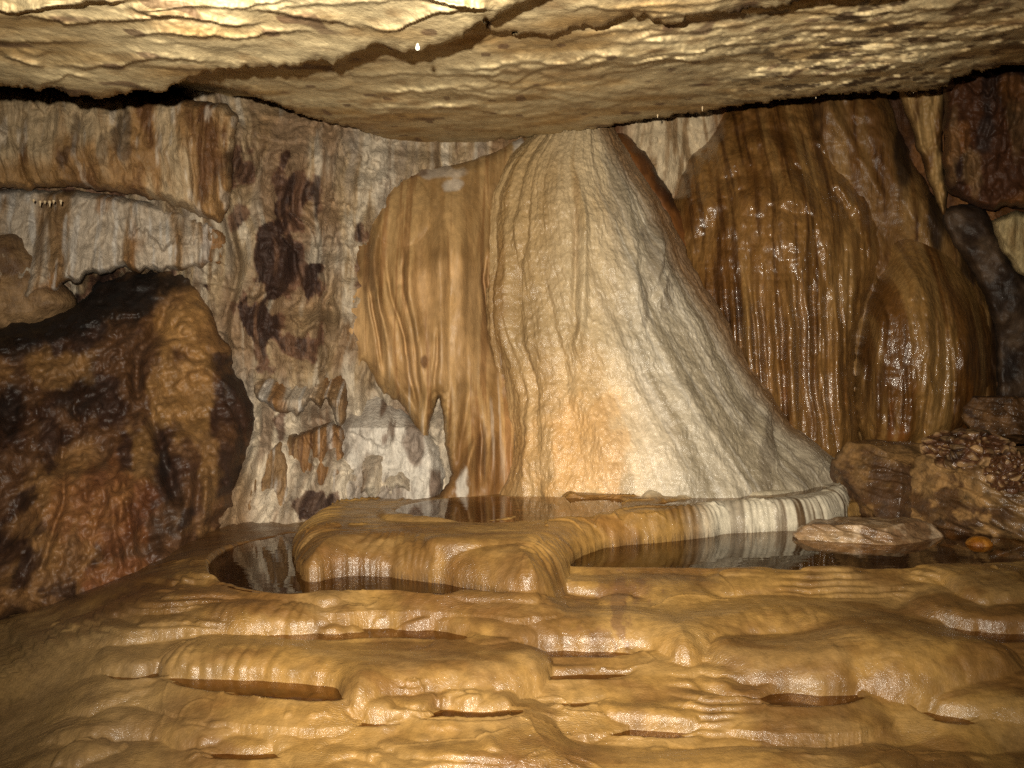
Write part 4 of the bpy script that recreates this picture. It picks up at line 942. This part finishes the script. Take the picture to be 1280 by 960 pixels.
# crust of cave popcorn on the big boulder: two masses of cupped knobs
def crust(name, cpx, cpy, Y, size, seed, label):
    nu, nv = 330, 220
    th = np.linspace(0, 2 * math.pi, nu)[None, :]; ph = np.linspace(0, math.pi, nv)[:, None]
    d = np.stack([np.sin(ph) * np.cos(th), np.sin(ph) * np.sin(th), np.cos(ph) * np.ones_like(th)], -1)
    p = d * np.array(size)
    # cellular knobs: distance to the nearest of scattered points
    rs = np.random.RandomState(seed); q = rs.normal(size=(150, 3)); q /= np.linalg.norm(q, axis=1)[:, None]; q *= np.array(size)
    flat = p.reshape(-1, 3); wf = flat + .015 * np.stack([noise(flat[:, 0] * 14, flat[:, 1] * 14, flat[:, 2] * 14, s) for s in (1, 2, 3)], -1)
    best = np.full(len(flat), 9.); b2 = np.full(len(flat), 9.)
    for k in q:
        r = np.linalg.norm((wf - k) * np.array([1, 1, 1.5]), axis=1)
        b2 = np.where(r < best, best, np.minimum(b2, r)); best = np.minimum(best, r)
    edge = np.clip((b2 - best) / .035, 0, 1).reshape(nv, nu); best = best.reshape(nv, nu)
    disp = .028 * sm(edge, 0, .9) ** .6 + .06 * fbm(p[..., 0] * 6, p[..., 1] * 6, p[..., 2] * 6, 4, seed)
    p = p + d * disp[..., None]
    c = mix(lin(92, 58, 34), lin(178, 140, 96), sm(edge + .3 * fbm(p[..., 0] * 20, p[..., 1] * 20, p[..., 2] * 20, 2, 9), .2, .9)); c = mix(c, BLACK, sm(fbm(p[..., 0] * 5, p[..., 1] * 5, p[..., 2] * 5, 3, seed + 2), .15, .4) * .7)
    o = grid_obj(name, p, c, M_boulder); o.parent = BIG; o.location = at(cpx, cpy, Y) - at(1252, 628, 5.55)
crust('coral_crust', 1212, 562, 5.62, (.24, .22, .085), 450, 'honeycombed brown cave coral crust on top of the big boulder')
crust('coral_crust', 1268, 592, 5.35, (.13, .12, .10), 451, 'paler knobbly coral lump at the right edge on the big boulder')

# ================================================================== SMALL THINGS
def stalactite(px, py, Y, L, r, mat, label, group, tip=False, cat='stalactite'):
    n, m = 10, 9
    th = np.linspace(0, 2 * math.pi, n)[None, :]; t = np.linspace(0, 1, m)[:, None]
    rad = r * (1 - t) ** .6 * (1 + .2 * np.sin(t * 9 + px)) + .0005
    p = np.stack([rad * np.cos(th), rad * np.sin(th), np.broadcast_to(-t * L, (m, n))], -1)
    o = grid_obj('stalactite', p, np.broadcast_to(lin(206, 180, 140), p.shape), mat); o.location = at(px, py, Y)
    tag(o, label, cat, group); return o
for i, (px, L) in enumerate(((42, .02), (50, .032), (56, .018), (62, .036), (67, .022), (76, .028))):
    stalactite(px, 249 + (px * 7 % 3), 5.62, L, .008, M_flow, 'tiny pale stalactite in the row hanging under the brown rock shelf at left', 'tiny stalactites under the left shelf')
for i, (px, py, L) in enumerate(((822, 143, .02), (878, 133, .028), (1020, 117, .03), (1142, 111, .025))):
    stalactite(px, py, 5.6, L, .005, M_flow, 'tiny pale drip stalactite on the rear edge of the ceiling', 'drip stalactites along the rear ceiling edge')

# drop hanging from the lip
def water_drop(px, py, Y, r):
    n, m = 20, 16
    th = np.linspace(0, 2 * math.pi, n)[None, :]; ph = np.linspace(0, math.pi, m)[:, None]
    rad = r * np.sin(ph); zz = r * np.cos(ph) + np.where(np.cos(ph) > 0, r * np.cos(ph) ** 3, 0)
    p = np.stack([rad * np.cos(th), rad * np.sin(th), np.broadcast_to(zz, (m, n))], -1)
    o = grid_obj('water_drop', p, np.broadcast_to(lin(245, 240, 225), p.shape), M_flow); o.location = at(px, py, Y)
    tag(o, 'bright round water drop hanging from the lip of the near ceiling slab', 'water drop')
water_drop(522, 60, 2.6, .0065)

# ================================================================== THE REST OF THE CHAMBER
def chamber():
    nu, nv = 220, 120
    th = np.linspace(0, 2 * math.pi, nu)[None, :]; ph = np.linspace(0, math.pi, nv)[:, None]
    d = np.stack([np.sin(ph) * np.cos(th), np.sin(ph) * np.sin(th), np.cos(ph) * np.ones_like(th)], -1)
    ex = 4.0
    den = (np.abs(d[..., 0] / 5.6) ** ex + np.abs((d[..., 1]) / 6.8) ** ex + np.abs(d[..., 2] / 2.7) ** ex) ** (-1 / ex)
    p = d * den[..., None]
    p = p * (1 + .05 * fbm(p[..., 0] * .8, p[..., 1] * .8, p[..., 2] * .8, 4, 500)[..., None])
    p = p + np.array([0, 2.2, 1.75])
    n = fbm(p[..., 0] * 2, p[..., 1] * 2, p[..., 2] * 2, 4, 501)
    c = mix(lin(120, 92, 60), lin(70, 50, 32), sm(n, -.3, .3))
    o = grid_obj('cave_chamber', p, c, M_wall, flip=True); tag(o, kind='structure')
chamber()

# ================================================================== LIGHT
def spot(name, loc, target, power, col, size_deg, blend, radius):
    l = bpy.data.lights.new(name, 'SPOT'); l.energy = power; l.color = col; l.spot_size = math.radians(size_deg); l.spot_blend = blend; l.shadow_soft_size = radius
    o = bpy.data.objects.new(name, l); COL.objects.link(o); o.location = loc
    from mathutils import Vector
    o.rotation_euler = (Vector(target) - Vector(loc)).to_track_quat('-Z', 'Y').to_euler()
    return o
fl = at(625, 480, 6.0)
spot('camera_flash', (-.11, -.02, CZ + .15), tuple(fl), 1800, (1.0, .91, .75), 82, 1.0, .015)
tp = at(715, 560, 6.0)
spot('headlamp', (.35, -.2, CZ - .1), tuple(tp), 800, (1.0, .70, .38), 14, 1.0, .03)

w = bpy.data.worlds.new('World'); C.world = w; w.use_nodes = True
w.node_tree.nodes['Background'].inputs[0].default_value = (.02, .015, .01, 1); w.node_tree.nodes['Background'].inputs[1].default_value = .05

cam = bpy.data.cameras.new('camera'); co = bpy.data.objects.new('camera', cam); COL.objects.link(co)
cam.sensor_width = 36; cam.sensor_fit = 'HORIZONTAL'; cam.lens = 36 * F / 1280; cam.clip_start = .05; cam.clip_end = 100
co.location = (0, 0, CZ); co.rotation_euler = (math.pi / 2 - PITCH, 0, 0)
C.camera = co
C.view_settings.view_transform = 'Standard'; C.view_settings.look = 'None'; C.view_settings.exposure = 0; C.view_settings.gamma = 1
C.render.engine = 'CYCLES'
C.cycles.use_denoising = False; C.cycles.max_bounces = 6; C.cycles.diffuse_bounces = 1; C.cycles.sample_clamp_indirect = 4
